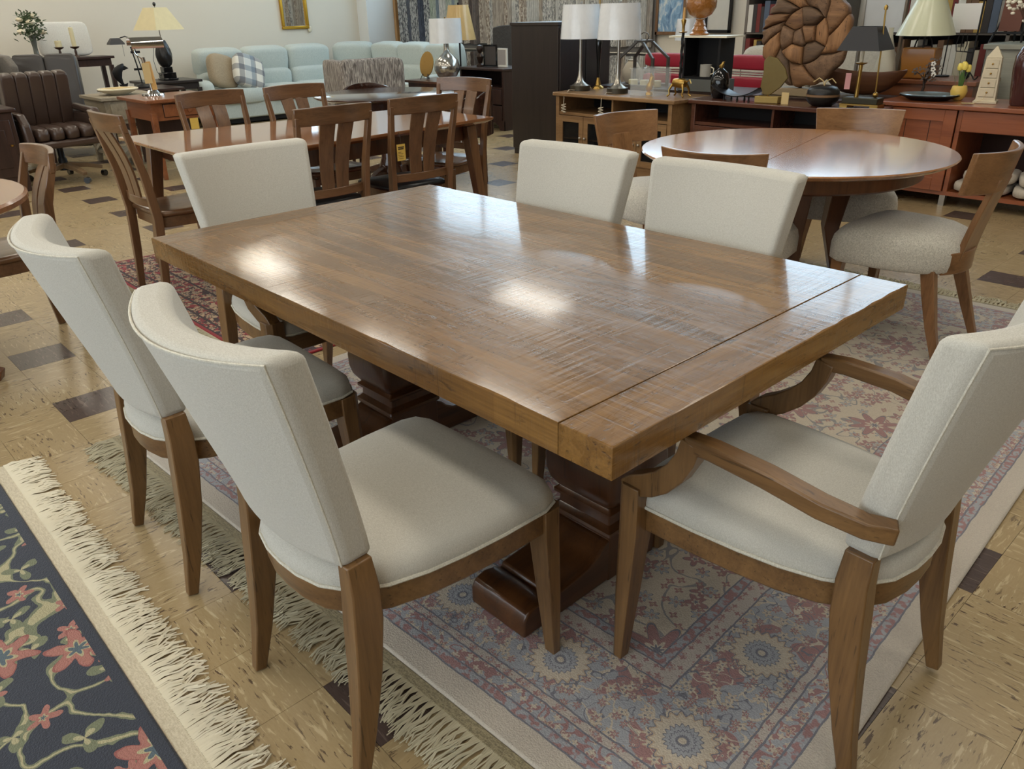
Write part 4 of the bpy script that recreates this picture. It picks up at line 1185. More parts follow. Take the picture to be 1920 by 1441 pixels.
MB().prism([(0, 0), (0.05, 0.03), (0.09, 0.0), (0.03, -0.02)], -0.005, 0.005, Matrix(((0, 0, 1, 0), (1, 0, 0, 0.02), (0, 1, 0, 0.23), (0, 0, 0, 1)))).build('fin', black_m, fs)
# chrome picture lamp
cl = thing('desk_lamp', 'chrome tubular desk lamp with tan wrapped column on the red-brown side table', 'lamp', (-6.62, 1.62, 0.722))
MB().lathe([(0.0, 0.0), (0.105, 0.0), (0.10, 0.016), (0.06, 0.022), (0.045, 0.045), (0.0, 0.05)], 24).build('base', chrome, cl)
MB().tube([(0, 0.0, 0.04), (0, -0.02, 0.24), (0, -0.03, 0.34)], 0.018, 12).build('column', chrome, cl)
MB().tube([(0.02, 0.02, 0.05), (0.02, 0.0, 0.30)], 0.024, 12).build('tan_wrap', mat('tan_wrap', rgb(206, 160, 92), 0.5), cl)
MB().bx(0.044, 0.05, -0.07, 0.0, 0.11, 0.29).build('paper_label', paper_t, cl)
MB().tube([(0, -0.03, 0.32), (0, -0.09, 0.37), (0, -0.11, 0.42)], 0.007, 8).build('neck', chrome, cl)
sh_ = []
for k in range(13):
    a = radians(-40 + 230 * k / 12)
    sh_.append((0.060 * cos(a), 0.060 * sin(a)))
inner = [(0.9 * x, 0.9 * y) for x, y in reversed(sh_)]
MB().prism(sh_ + inner, -0.15, 0.15, Matrix(((1, 0, 0, 0), (0, 0, 1, 0.02), (0, 1, 0, 0.455), (0, 0, 0, 1)))).build('hood', chrome, cl)
# black spiral lamp
sp = thing('table_lamp', 'black twisted urn lamp with cream square-cornered shade by the sofa', 'lamp', (-9.60, 2.95, 0.657))
MB().bx(-0.10, 0.10, -0.10, 0.10, 0.0, 0.02).bx(-0.085, 0.085, -0.085, 0.085, 0.02, 0.09).build('plinth', black_l, sp, bevel=0.006)
MB().bx(-0.06, 0.06, -0.06, 0.06, 0.09, 0.16).build('block', black_l, sp, bevel=0.006)
rings = []
for j in range(17):
    z = 0.16 + 0.32 * j / 16
    r = 0.045 + 0.055 * sin(pi * (j / 16) ** 0.7) 
    rings.append([((r + 0.006 * cos(6 * (2 * pi * k / 36) + j * 0.5)) * cos(2 * pi * k / 36), (r + 0.006 * cos(6 * (2 * pi * k / 36) + j * 0.5)) * sin(2 * pi * k / 36), z) for k in range(36)])
MB().loft(rings).build('twisted_body', mat('black_satin', rgb(30, 29, 30), 0.3), sp)
MB().tube([(0, 0, 0.47), (0, 0, 0.90)], 0.008, 8).build('stem', chrome, sp)
sd = shade(MB(), 0.22, 0.10, 0.60, 0.86, sq=True).build('shade', shade_c, sp, smooth=0)
sd.rotation_euler = (0, 0, radians(18))
MB().puff(0, 0, 0.90, 0.04, 0.04, 0.05, 1.0, 8).build('finial', black_l, sp)
MB().tube([(-0.02, -0.10, 0.4), (-0.02, -0.14, 0.25), (-0.02, -0.12, 0.1), (0, -0.06, 0.01)], 0.003, 6).build('cord', black_m, sp)

# ------------------------------------------------------------------ pale blue sectional sofa
sofa_m = fabric('seafoam_chenille', rgb(200, 208, 203), rgb(180, 191, 188), 260, 0.2, big=0.4)
sf = thing('sectional_sofa', 'pale seafoam fabric L-shaped sectional sofa along the wall', 'sofa')
MB().bx(-10.45, -9.58, 3.45, 6.45, 0.08, 0.30).bx(-10.45, -7.75, 5.75, 6.62, 0.08, 0.30).build('base', sofa_m, sf, bevel=0.02)
def back_unit(x, y, wdt, ang):
    Mr = Matrix.Rotation(ang, 3, 'Z') @ Matrix.Rotation(radians(-9), 3, 'X')
    dx, dy = sin(ang), -cos(ang)
    MB().puff(x, y, 0.80, wdt, 0.28, 0.38, 0.38, 10, Mr).build('head_cushion', sofa_m, sf, smooth=70)
    MB().puff(x - dx * 0.05, y - dy * 0.05, 0.53, wdt, 0.28, 0.34, 0.4, 10, Mr).build('back_cushion', sofa_m, sf, smooth=70)
    MB().puff(x - dx * 0.36, y - dy * 0.36, 0.375, wdt, 0.66, 0.22, 0.3, 10, Matrix.Rotation(ang, 3, 'Z')).build('seat_cushion', sofa_m, sf, smooth=70)
for k in range(3):
    back_unit(-10.22, 3.95 + k * 0.72, 0.72, -pi / 2)
back_unit(-10.12, 6.20, 0.66, radians(-135))
for k in range(3):
    back_unit(-9.45 + k * 0.70, 6.42, 0.70, pi)
MB().puff(-10.0, 3.45, 0.36, 0.92, 0.24, 0.50, 0.35, 10).build('armrest', sofa_m, sf, smooth=70)
MB().puff(-7.64, 6.15, 0.36, 0.24, 0.9, 0.50, 0.35, 10).build('armrest', sofa_m, sf, smooth=70)
MB().bx(-10.45, -9.62, 3.48, 6.5, 0.02, 0.08).bx(-10.4, -7.8, 5.8, 6.6, 0.02, 0.08).build('plinth', black_m, sf)
pt = MB().puff(0, 0, 0, 0.17, 0.46, 0.46, 0.55, 10).build('throw_pillow', fabric('tan_linen', rgb(176, 160, 134), rgb(150, 134, 110), 400, 0.3), smooth=70)
tag(pt, 'plain tan linen throw pillow against the sofa arm', 'pillow', 'sofa pillows')
pt.location = (-9.80, 3.80, 0.70); pt.rotation_euler = (radians(-14), radians(-18), radians(18))
def plaid_mat():
    m = bpy.data.materials.new('blue_plaid')
    nt = NT(m)
    x, y, z = nt.sep(nt.obj())
    def band(c, sc, ph):
        return nt.math('GREATER_THAN', nt.math('SINE', nt.math('ADD', nt.math('MULTIPLY', c, sc), ph)), 0.25)
    c = nt.mix(nt.math('MULTIPLY', band(y, 34, 0.4), 0.55), rgb(226, 224, 214), rgb(60, 74, 96))
    c = nt.mix(nt.math('MULTIPLY', band(z, 34, 1.4), 0.55), c, rgb(50, 62, 86))
    c = nt.mix(nt.math('MULTIPLY', band(y, 17, 2.0), 0.3), c, rgb(140, 170, 190))
    nt.set(nt.b.inputs['Base Color'], c)
    nt.b.inputs['Roughness'].default_value = 0.9
    return m
pp = MB().puff(0, 0, 0, 0.17, 0.48, 0.48, 0.55, 10).build('throw_pillow', plaid_mat(), smooth=70)
tag(pp, 'blue and white plaid throw pillow on the sofa', 'pillow', 'sofa pillows')
pp.location = (-9.70, 4.14, 0.68); pp.rotation_euler = (radians(-20), radians(-22), radians(12))
mr = thing('wall_mirror', 'gold-framed mirror hanging on the wall above the sofa', 'mirror', (-10.698, 5.53, 1.24))
for s in (-1, 1):
    MB().bx(0.0, 0.04, min(0.19 * s, 0.235 * s), max(0.19 * s, 0.235 * s), 0.0, 0.75).build('frame_side', gold, mr, bevel=0.008)
MB().bx(0.0, 0.04, -0.235, 0.235, -0.045, 0.0).build('frame_bottom', gold, mr, bevel=0.008)
MB().bx(0.0, 0.04, -0.235, 0.235, 0.75, 0.795).build('frame_top', gold, mr, bevel=0.008)
MB().bx(0.0, 0.012, -0.19, 0.19, 0.0, 0.75).build('mirror_glass', mat('mirror_silver', (0.85, 0.87, 0.88, 1), 0.02, 1.0), mr)
MB().puff(0.02, 0.245, -0.05, 0.03, 0.07, 0.10, 0.8, 8).build('ornament', cream_p, mr)

# ------------------------------------------------------------------ fabric sample display
def swatch_mat(name, a, b, sc):
    m = bpy.data.materials.new(name)
    nt = NT(m)
    o = nt.n('TexCoord').outputs['Object']
    rnd_ = nt.n('ObjectInfo').outputs['Random']
    off = nt.n('CombineXYZ', None, X=nt.math('MULTIPLY', rnd_, 50.0), Y=0.0, Z=nt.math('MULTIPLY', rnd_, 31.0)).outputs[0]
    v = nt.n('VectorMath', {'operation': 'ADD'}, i0=o, i1=off).outputs[0]
    n = nt.noise(nt.mapv(v, (sc * 2.2, sc * 2.2, sc * 0.6)), 1, 2, 0.5, 0.6)
    c = nt.mix(nt.step(n, 0.42, 0.58), a, b)
    c = nt.mix(nt.math('MULTIPLY', rnd_, 0.25), c, rgb(190, 190, 188))
    nt.set(nt.b.inputs['Base Color'], c)
    nt.b.inputs['Roughness'].default_value = 0.9
    return m
FM = {
    'navy': swatch_mat('navy_swatch', rgb(44, 54, 74), rgb(66, 78, 98), 20),
    'navy and white': swatch_mat('navy_white_swatch', rgb(50, 56, 70), rgb(206, 208, 206), 34),
    'slate blue': swatch_mat('slate_swatch', rgb(92, 112, 130), rgb(126, 146, 158), 16),
    'sage green': swatch_mat('sage_swatch', rgb(150, 164, 150), rgb(190, 198, 184), 30),
    'dark brown': swatch_mat('brown_swatch', rgb(62, 48, 44), rgb(98, 80, 70), 24),
    'brown and cream': swatch_mat('brown_cream_swatch', rgb(134, 114, 98), rgb(220, 212, 198), 36),
    'taupe': swatch_mat('taupe_swatch', rgb(160, 148, 136), rgb(192, 182, 168), 14),
    'pale grey': swatch_mat('grey_swatch', rgb(188, 188, 184), rgb(216, 214, 208), 26),
    'grey and white': swatch_mat('grey_white_swatch', rgb(128, 128, 128), rgb(224, 222, 216), 40),
}
def swatch_mesh(h):
    def fn(u, v, side):
        a = 2 * u - 1
        return (a * 0.038, 0.014 * cos(a * 7.0) - 0.02 + (0.012 if side else 0.0) - 0.006 * v, h * v)
    return MB().slab(fn, 12, 1).mesh('swatch')
rk = thing('fabric_rack', 'timber-edged rack of two rails carrying the hanging fabric samples', 'rack', (0, 7.36, 0))
MB().bx(-10.40, -10.34, -0.12, 0.02, 0.1, 1.88).build('edge_board', wood('rack_wood', rgb(150, 112, 70), rgb(186, 146, 98), 2), rk)
for z in (1.80, 0.86):
    MB().tube([(-10.34, -0.05, z), (-5.0, -0.05, z)], 0.012, 8).build('rail', steel, rk)
MB().bx(-10.34, -5.0, -0.02, 0.0, 0.08, 1.86).build('back_panel', mat('grey_backing', rgb(120, 116, 112), 0.9), rk)
hm, hl = swatch_mesh(0.84), swatch_mesh(0.62)
pal = []
rnd = random.Random(21)
x = -10.28
while x < -5.05:
    t = (x + 10.3) / 5.25
    if t < 0.16:
        nm = rnd.choice(['navy', 'navy and white', 'navy', 'navy and white', 'slate blue'])
    elif t < 0.30:
        nm = rnd.choice(['sage green', 'sage green', 'slate blue', 'pale grey'])
    elif t < 0.40:
        nm = rnd.choice(['dark brown', 'dark brown', 'brown and cream'])
    elif t < 0.58:
        nm = rnd.choice(['brown and cream', 'taupe', 'pale grey', 'taupe', 'grey and white'])
    else:
        nm = rnd.choice(['pale grey', 'grey and white', 'taupe', 'pale grey', 'grey and white'])
    for me, z, row in ((hm, 0.95, 'upper'), (hl, 0.22, 'lower')):
        if row == 'lower' and x < -8.6:
            continue
        o = bpy.data.objects.new('fabric_sample', me.copy())
        o.data.materials.append(FM[nm])
        COL.objects.link(o)
        o.location = (x, 7.30 + rnd.uniform(-0.012, 0.012), z + rnd.uniform(-0.02, 0.0))
        o.rotation_euler = (0, 0, rnd.uniform(-0.25, 0.25))
        tag(o, '%s fabric sample strip hanging in the %s row of the display' % (nm, row), 'fabric sample', '%s %s samples' % (row, nm))
    x += 0.079

# ------------------------------------------------------------------ middle distance: wicker chair, nightstand, lamps
def wicker_mat():
    m = bpy.data.materials.new('seagrass_weave')
    nt = NT(m)
    o = nt.obj()
    n = nt.noise(nt.mapv(o, (60, 60, 9)), 1, 3, 0.6, 0.8)
    c = nt.ramp(n, [(0.3, rgb(70, 64, 60)), (0.5, rgb(140, 132, 126)), (0.68, rgb(196, 188, 178))])
    nt.set(nt.b.inputs['Base Color'], c)
    nt.b.inputs['Roughness'].default_value = 0.8
    nt.bump(n, 0.9, 0.02)
    return m
wk = thing('wicker_chair', 'grey woven seagrass armchair seen from behind, by the sofa', 'chair', (-7.25, 4.45, 0), radians(76))
wm = wicker_mat()
MB().puff(0, -0.30, 0.54, 0.78, 0.16, 0.74, 0.2, 10).build('backrest', wm, wk, smooth=60)
MB().puff(0, 0.05, 0.30, 0.74, 0.68, 0.30, 0.2, 10).build('seat', wm, wk, smooth=60)
for s in (-1, 1):
    MB().puff(0.34 * s, 0.0, 0.53, 0.14, 0.72, 0.72, 0.2, 10).build('armrest', wm, wk, smooth=60)
legs4(wk, espresso, 0.32, 0.30, 0.18, 0.05)
lt2 = thing('side_table', 'brown end table under the mercury glass lamp', 'table', (-6.78, 5.28, 0))
MB().bx(-0.42, 0.42, -0.26, 0.26, 0.585, 0.615).build('top', dk_z, lt2, bevel=0.004)
MB().bx(-0.38, 0.38, -0.22, 0.22, 0.45, 0.585).build('apron', dk_z, lt2)
legs4(lt2, dk_z, 0.37, 0.21, 0.46, 0.05)
gp = thing('decorative_plate', 'round gold decorative plate propped on a black easel', 'plate', (-7.02, 5.24, 0.616), radians(20))
MB().prism(circ(0.14, 28, 0, 0.16, 0.72, 1.1), -0.008, 0.008, Matrix(((1, 0, 0, 0), (0, 0.25, 0.97, 0.0), (0, 0.97, -0.25, 0.02), (0, 0, 0, 1)))).build('plate_disc', mat('dull_gold', rgb(150, 118, 62), 0.45, 0.6, bumpy=(20, 0.2)), gp, bevel=0.004)
for s in (-1, 1):
    MB().tube([(0.05 * s, -0.05, 0.0), (0.04 * s, -0.01, 0.06), (0.0, 0.08, 0.0)], 0.005, 6).build('easel_leg', black_m, gp)
ml = thing('table_lamp', 'mercury glass globe lamp with white drum shade', 'lamp', (-6.60, 5.26, 0.616))
MB().lathe([(0.0, 0.0), (0.07, 0.0), (0.075, 0.012), (0.12, 0.05), (0.158, 0.12), (0.16, 0.17), (0.135, 0.24), (0.08, 0.29), (0.045, 0.32), (0.034, 0.36), (0.03, 0.46), (0.0, 0.46)], 28).build('globe', mat('mercury_glass', rgb(176, 172, 164), 0.16, 0.85, bumpy=(18, 0.1)), ml)
MB().tube([(0, 0, 0.45), (0, 0, 0.72)], 0.008, 8).build('stem', brass, ml)
shade(MB(), 0.205, 0.195, 0.43, 0.705).build('shade', shade_w, ml)
gl = thing('floor_lamp', 'floor lamp with gold pleated shade before the fabric samples', 'lamp', (-7.22, 6.0, 0))
MB().lathe([(0.0, 0.002), (0.14, 0.002), (0.14, 0.02), (0.03, 0.04), (0.0, 0.04)], 24).build('base', black_m, gl)
MB().tube([(0, 0, 0.03), (0, 0, 1.50)], 0.012, 8).build('pole', black_m, gl)
shade(MB(), 0.215, 0.13, 1.05, 1.47, 56, pleat=0.03).build('shade', shade_g, gl)
ns = thing('nightstand', 'dark brown nightstand with open shelf, two drawers and chrome pulls', 'nightstand', (-6.48, 5.95, 0))
MB().bx(-0.44, 0.44, -0.26, 0.26, 0.71, 0.74).build('top', espresso, ns, bevel=0.005)
MB().bx(-0.42, -0.39, -0.24, 0.24, 0.0, 0.71).build('side', espresso, ns)
MB().bx(0.39, 0.42, -0.24, 0.24, 0.0, 0.71).build('side', espresso, ns)
MB().bx(-0.39, 0.39, 0.22, 0.24, 0.12, 0.71).build('back', espresso, ns)
MB().bx(-0.39, 0.39, -0.24, 0.22, 0.50, 0.52).build('shelf', espresso, ns)
for z in (0.315, 0.12):
    d_ = MB().bx(-0.385, 0.385, -0.25, 0.2, z, z + 0.18).build('drawer', espresso, ns, bevel=0.003)
    MB().tube([(-0.2, -0.26, z + 0.10), (-0.1, -0.285, z + 0.085), (0.1, -0.285, z + 0.085), (0.2, -0.26, z + 0.10)], 0.006, 8).build('pull', chrome, d_)
MB().prism([(-0.42, 0.12), (-0.42, 0.0), (-0.34, 0.0), (-0.31, 0.06), (-0.24, 0.09), (0.24, 0.09), (0.31, 0.06), (0.34, 0.0), (0.42, 0.0), (0.42, 0.12)], -0.245, -0.225, Matrix(((1, 0, 0, 0), (0, 0, 1, 0), (0, 1, 0, 0.002), (0, 0, 0, 1)))).build('curved_base', espresso, ns)
MB().bx(0.06, 0.14, -0.256, -0.252, 0.24, 0.36).build('price_tag', paper_y, ns)
for k, (dx, hh, m_, lab) in enumerate(((-0.08, 0.26, black_l, 'black picture frame standing on the dark nightstand'), (0.10, 0.22, mat('white_frame', rgb(226, 222, 210), 0.5), 'white picture frame standing on the dark nightstand'))):
    f_ = thing('picture_frame', lab, 'picture frame', (-6.44 + dx, 5.92 + 0.04 * k, 0.742), radians(20 - 25 * k))
    MB().bx(-0.10, -0.08, -0.01, 0.01, 0.0, hh).bx(0.08, 0.10, -0.01, 0.01, 0.0, hh).bx(-0.08, 0.08, -0.01, 0.01, 0.0, 0.02).bx(-0.08, 0.08, -0.01, 0.01, hh - 0.02, hh).build('frame', m_, f_)
    MB().bx(-0.08, 0.08, -0.004, 0.006, 0.02, hh - 0.02).build('print', mat('print_dark_%d' % k, rgb(70 + 90 * k, 62 + 90 * k, 56 + 90 * k), 0.4), f_)
    MB().tube([(0, 0.01, hh * 0.7), (0, 0.08, 0.002)], 0.004, 6).build('strut', black_m, f_)
st = thing('figurine', 'dark bronze bust figurine on the nightstand', 'figurine', (-6.66, 5.86, 0.742))
MB().lathe([(0.0, 0.0), (0.05, 0.0), (0.05, 0.02), (0.025, 0.04), (0.04, 0.08), (0.05, 0.12), (0.02, 0.16), (0.04, 0.19), (0.045, 0.22), (0.03, 0.25), (0.0, 0.26)], 14).build('bust', mat('dark_bronze', rgb(58, 44, 36), 0.35, 0.5), st)
gc = thing('parsons_chair', 'tall chair with dark grey back and cream skirted seat beside the black cabinet', 'chair', (-6.98, 6.56, 0), radians(-150))
gcm = fabric('charcoal_weave', rgb(74, 72, 70), rgb(50, 48, 48), 300, 0.4)
def gb(u, v, side):
    a = 2 * u - 1
    return (a * 0.22, -0.22 - 0.10 * v + (0.06 if side else 0), 0.45 + (0.73 + 0.03 * (1 - a * a)) * v)
MB().slab(gb, 8, 6).build('backrest', gcm, gc, bevel=0.015, seg=3)
MB().puff(0, 0.02, 0.36, 0.48, 0.48, 0.50, 0.15, 10).build('seat', fabric('cream_linen', rgb(206, 198, 178), rgb(186, 178, 158), 400, 0.2), gc, smooth=60)
legs4(gc, black_m, 0.19, 0.19, 0.14, 0.04)

# ------------------------------------------------------------------ tall black cabinet and the row of consoles
bcab = thing('tall_cabinet', 'tall black wooden cabinet beside the oak media console', 'cabinet', (-4.41, 4.99, 0))
MB().bx(-0.33, 0.33, -0.38, 0.38, 0.06, 1.25).build('body', black_case, bcab, bevel=0.003)
MB().bx(-0.34, 0.34, -0.39, 0.39, 1.25, 1.28).build('top', black_case, bcab, bevel=0.003)
MB().bx(-0.32, 0.32, -0.37, 0.37, 0.0, 0.06).build('plinth', black_case, bcab)
for s in (-1, 1):
    dd = MB().bx(0.33, 0.35, min(0.005 * s, 0.37 * s), max(0.005 * s, 0.37 * s), 0.08, 1.23).build('door', black_case, bcab, bevel=0.003)
    MB().puff(0.365, 0.05 * s, 0.66, 0.03, 0.03, 0.03, 1.0, 8).build('knob', brass, dd)

oak1, oak2 = rgb(116, 86, 56), rgb(156, 122, 84)
con_w = wood('oak_console_wood', oak1, oak2, 0, 1.0, 0.35, 0.15)
dkc_w = wood('cherry_console_wood', rgb(66, 38, 28), rgb(98, 58, 44), 0, 1.0, 0.25, 0.25)
che_w = wood('cherry_wood', rgb(126, 68, 40), rgb(162, 94, 58), 0, 0.9, 0.28, 0.25)
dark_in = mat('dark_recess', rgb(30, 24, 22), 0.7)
cab_gl = see_glass('cabinet_glass', rgb(30, 32, 34), 0.45)
def media_console(name, label, x0, x1, y0, y1, h, w, ndoor):
    t = thing(name, label, 'console', ((x0 + x1) / 2, (y0 + y1) / 2, 0))
    a, b = (x1 - x0) / 2, (y1 - y0) / 2
    MB().bx(-a, a, -b, b, h - 0.035, h).build('top', w, t, bevel=0.008)
    for s in (-1, 1):
        MB().bx(min((a - 0.07) * s, (a - 0.03) * s), max((a - 0.07) * s, (a - 0.03) * s), -b + 0.02, b - 0.02, 0.0, h - 0.035).build('side', w, t, bevel=0.003)
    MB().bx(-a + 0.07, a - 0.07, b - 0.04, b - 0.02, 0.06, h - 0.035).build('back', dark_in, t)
    MB().bx(-a + 0.07, a - 0.07, -b + 0.03, b - 0.04, h - 0.20, h - 0.175).build('shelf', w, t)
    MB().bx(-a + 0.07, a - 0.07, -b + 0.03, b - 0.04, 0.06, 0.09).build('bottom', w, t)
    MB().bx(-0.01, 0.01, -b + 0.05, b - 0.04, h - 0.175, h - 0.035).build('divider', w, t)
    MB().bx(-a + 0.07, a - 0.07, -b + 0.035, -b + 0.055, 0.0, 0.065).build('plinth', w, t)
    dw = (2 * a - 0.14) / ndoor
    zt, zb = h - 0.205, 0.095
    for k in range(ndoor):
        x = -a + 0.07 + k * dw
        d = MB().bx(x + 0.003, x + 0.055, -b + 0.012, -b + 0.032, zb, zt).bx(x + dw - 0.055, x + dw - 0.003, -b + 0.012, -b + 0.032, zb, zt).bx(x + 0.055, x + dw - 0.055, -b + 0.012, -b + 0.032, zb, zb + 0.055).bx(x + 0.055, x + dw - 0.055, -b + 0.012, -b + 0.032, zt - 0.055, zt).build('door', w, t, bevel=0.002)
        MB().bx(x + 0.055, x + dw - 0.055, -b + 0.02, -b + 0.025, zb + 0.055, zt - 0.055).build('pane', cab_gl, d, smooth=0)
        kx = x + dw - 0.03 if k % 2 == 0 else x + 0.03
        MB().puff(kx, -b, (zb + zt) / 2, 0.026, 0.026, 0.026, 1.0, 8).build('knob', steel, d)
    MB().bx(-a + 0.07, a - 0.07, -b + 0.06, b - 0.05, 0.26, 0.275).build('inner_shelf', w, t)
    return t
media_console('media_console', 'light oak media console with glass doors under the two white-shaded lamps', -3.91, -2.50, 4.35, 4.92, 0.682, con_w, 4)
media_console('media_console', 'dark cherry media console under the driftwood disc', -2.47, -0.92, 4.5, 4.92, 0.684, dkc_w, 4)
chs = thing('sideboard', 'orange-brown cherry sideboard with open bay holding folded cushions', 'sideboard', (-0.06, 5.25, 0))
MB().bx(-1.01, 1.01, -0.32, 0.30, 0.685, 0.715).build('top', che_w, chs, bevel=0.005)
MB().bx(-0.98, -0.95, -0.28, 0.28, 0.08, 0.685).build('side', che_w, chs)
MB().bx(0.95, 0.98, -0.28, 0.28, 0.08, 0.685).build('side', che_w, chs)
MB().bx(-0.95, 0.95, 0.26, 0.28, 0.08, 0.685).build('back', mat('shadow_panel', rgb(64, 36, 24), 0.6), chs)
MB().bx(-0.95, 0.95, -0.28, 0.26, 0.08, 0.11).build('bottom', che_w, chs)
MB().bx(-0.42, -0.39, -0.28, 0.26, 0.11, 0.685).build('divider', che_w, chs)
MB().bx(0.40, 0.43, -0.28, 0.26, 0.11, 0.685).build('divider', che_w, chs)
MB().bx(-0.385, 0.395, -0.295, -0.27, 0.54, 0.68).build('drawer', che_w, chs, bevel=0.003)
for (xa, xb) in ((-0.945, -0.425), (0.435, 0.945)):
    d = MB().bx(xa, xa + 0.08, -0.30, -0.282, 0.11, 0.68).bx(xb - 0.08, xb, -0.30, -0.282, 0.11, 0.68).bx(xa + 0.08, xb - 0.08, -0.30, -0.282, 0.11, 0.20).bx(xa + 0.08, xb - 0.08, -0.30, -0.282, 0.60, 0.68).build('door', che_w, chs, bevel=0.002)
    MB().bx(xa + 0.08, xb - 0.08, -0.288, -0.28, 0.20, 0.60).build('panel', che_w, d)
    for k in (1, 2):
        xx = xa + (xb - xa) * k / 3
        MB().bx(xx - 0.002, xx + 0.002, -0.2895, -0.288, 0.20, 0.60).build('groove', dark_in, d)
for sx in (-0.9, -0.42, 0.42, 0.9):
    for sy in (-0.24, 0.22):
        MB().sweep([(sx, sy, 0.0), (sx, sy, 0.08)], 0.04, 0.04, (1, 0, 0)).build('leg', steel, chs)
cush_m = fabric('pale_cushion', rgb(206, 196, 182), rgb(186, 176, 162), 300, 0.2)
for k, (x, y, z, w_) in enumerate(((-0.25, 5.14, 0.155, 0.36), (-0.22, 5.14, 0.235, 0.34), (0.12, 5.16, 0.155, 0.36), (0.13, 5.15, 0.235, 0.34))):
    c_ = MB().puff(0, 0, 0, w_, 0.36, 0.078, 0.4, 10).build('seat_cushion', cush_m, smooth=70)
    place(c_, (x, y, z), 0.1 * k)
    tag(c_, ('lower' if k % 2 == 0 else 'upper') + ' pale folded cushion in the %s stack inside the cherry sideboard' % ('left' if k < 2 else 'right'), 'cushion', 'cushions in the sideboard')
bkc = thing('back_console', 'dark low console standing behind the media consoles', 'console', (-2.45, 5.25, 0))
MB().bx(-1.45, 1.35, -0.30, 0.30, 0.67, 0.70).build('top', espresso, bkc, bevel=0.004)
MB().bx(-1.42, 1.32, -0.27, 0.27, 0.05, 0.67).build('body', espresso, bkc)
MB().bx(-1.40, 1.30, -0.25, 0.25, 0.0, 0.05).build('plinth', espresso, bkc)

# ------------------------------------------------------------------ things on the oak console
def nickel_lamp(x, y, label, sh_r, zc):
    t = thing('table_lamp', label, 'lamp', (x, y, 0.683), 0, 'white drum lamps on the oak console')
    MB().lathe([(0.0, 0.0), (0.098, 0.0), (0.098, 0.045), (0.0, 0.045)], 28).build('base', mat('dark_bronze_base', rgb(84, 78, 66), 0.4, 0.8), t)
    MB().lathe([(0.0, 0.045), (0.085, 0.045), (0.06, 0.062), (0.035, 0.085), (0.022, 0.13), (0.016, 0.18), (0.013, 0.30), (0.012, 0.70), (0.0, 0.70)], 20).build('column', steel, t)
    shade(MB(), sh_r, sh_r * 0.88, 0.455, 0.745).build('shade', shade_w, t)
    MB().lathe([(0.0, 0.74), (0.008, 0.74), (0.012, 0.76), (0.0, 0.775)], 10).build('finial', steel, t)
    MB().tube([(0.02, -0.10, 0.01), (0.02, -0.175, 0.02), (0.02, -0.245, -0.03), (0.02, -0.25, -0.14)], 0.003, 6).build('cord', mat('clear_cord', rgb(196, 186, 166), 0.4), t)
    coil = [(0.02 + 0.028 * cos(k * 0.9), -0.252 + 0.006 * sin(k * 0.9), -0.10 - 0.0035 * k) for k in range(24)]
    MB().tube(coil, 0.004, 6).build('coiled_plug', mat('clear_cord', rgb(196, 186, 166), 0.4), t)
    return t
nickel_lamp(-3.78, 4.60, 'nickel table lamp with white drum shade, nearest the tall black cabinet', 0.192, 0)
nickel_lamp(-3.31, 4.59, 'nickel table lamp with crinkled white drum shade, beside the acrylic box', 0.198, 0)
kl = thing('table_lamp', 'slim black lamp with brass foot between the two nickel lamps', 'lamp', (-3.77, 4.85, 0.683))
MB().lathe([(0.0, 0.0), (0.06, 0.0), (0.055, 0.014), (0.03, 0.03), (0.018, 0.08), (0.014, 0.10), (0.0, 0.10)], 20).build('foot', brass, kl)
MB().lathe([(0.0, 0.10), (0.012, 0.10), (0.016, 0.22), (0.026, 0.36), (0.03, 0.42), (0.018, 0.48), (0.01, 0.56), (0.0, 0.70)], 16).build('body', black_l, kl)
MB().tube([(0, 0, 0.68), (0, 0, 0.80)], 0.006, 8).build('stem', brass, kl)
ab = thing('acrylic_box', 'clear acrylic display box on the oak console', 'display box', (-2.96, 4.62, 0.683))
acr = see_glass('acrylic', rgb(235, 240, 240), 0.14)
hw, hd, hh = 0.13, 0.12, 0.22
for s in (-1, 1):
    MB().bx(min(hw * s, (hw - 0.006) * s), max(hw * s, (hw - 0.006) * s), -hd, hd, 0, hh).build('wall_panel', acr, ab, smooth=0)
    MB().bx(-hw, hw, min(hd * s, (hd - 0.006) * s), max(hd * s, (hd - 0.006) * s), 0, hh).build('wall_panel', acr, ab, smooth=0)
MB().bx(-hw - 0.01, hw + 0.01, -hd - 0.01, hd + 0.01, hh, hh + 0.008).build('lid', acr, ab, smooth=0)
gb_ = thing('bird_figurine', 'gold bird figurine inside the acrylic box', 'figurine', (-2.96, 4.61, 0.685))
MB().lathe([(0.0, 0.0), (0.035, 0.0), (0.03, 0.02), (0.015, 0.03), (0, 0.03)], 14).build('base', gold, gb_)
MB().loft([[(cx + r * cos(2 * pi * k / 10), r * 0.7 * sin(2 * pi * k / 10), z) for k in range(10)] for cx, z, r in ((-0.01, 0.025, 0.015), (-0.005, 0.05, 0.034), (0.0, 0.08, 0.03), (0.012, 0.115, 0.018), (0.018, 0.14, 0.02), (0.03, 0.155, 0.006))]).build('body', gold, gb_)
MB().prism([(0, 0), (0.05, 0.03), (0.045, 0.10), (0.01, 0.13), (-0.01, 0.06)], -0.004, 0.004, Matrix(((1, 0, 0, 0), (0, 0, 1, 0.0), (0, 1, 0, 0.05), (0, 0, 0, 1)))).build('wing', gold, gb_)
ba = thing('candlestick', 'brass animal-footed stand with dark twisted candlestick and candle', 'candlestick', (-2.66, 4.64, 0.683))
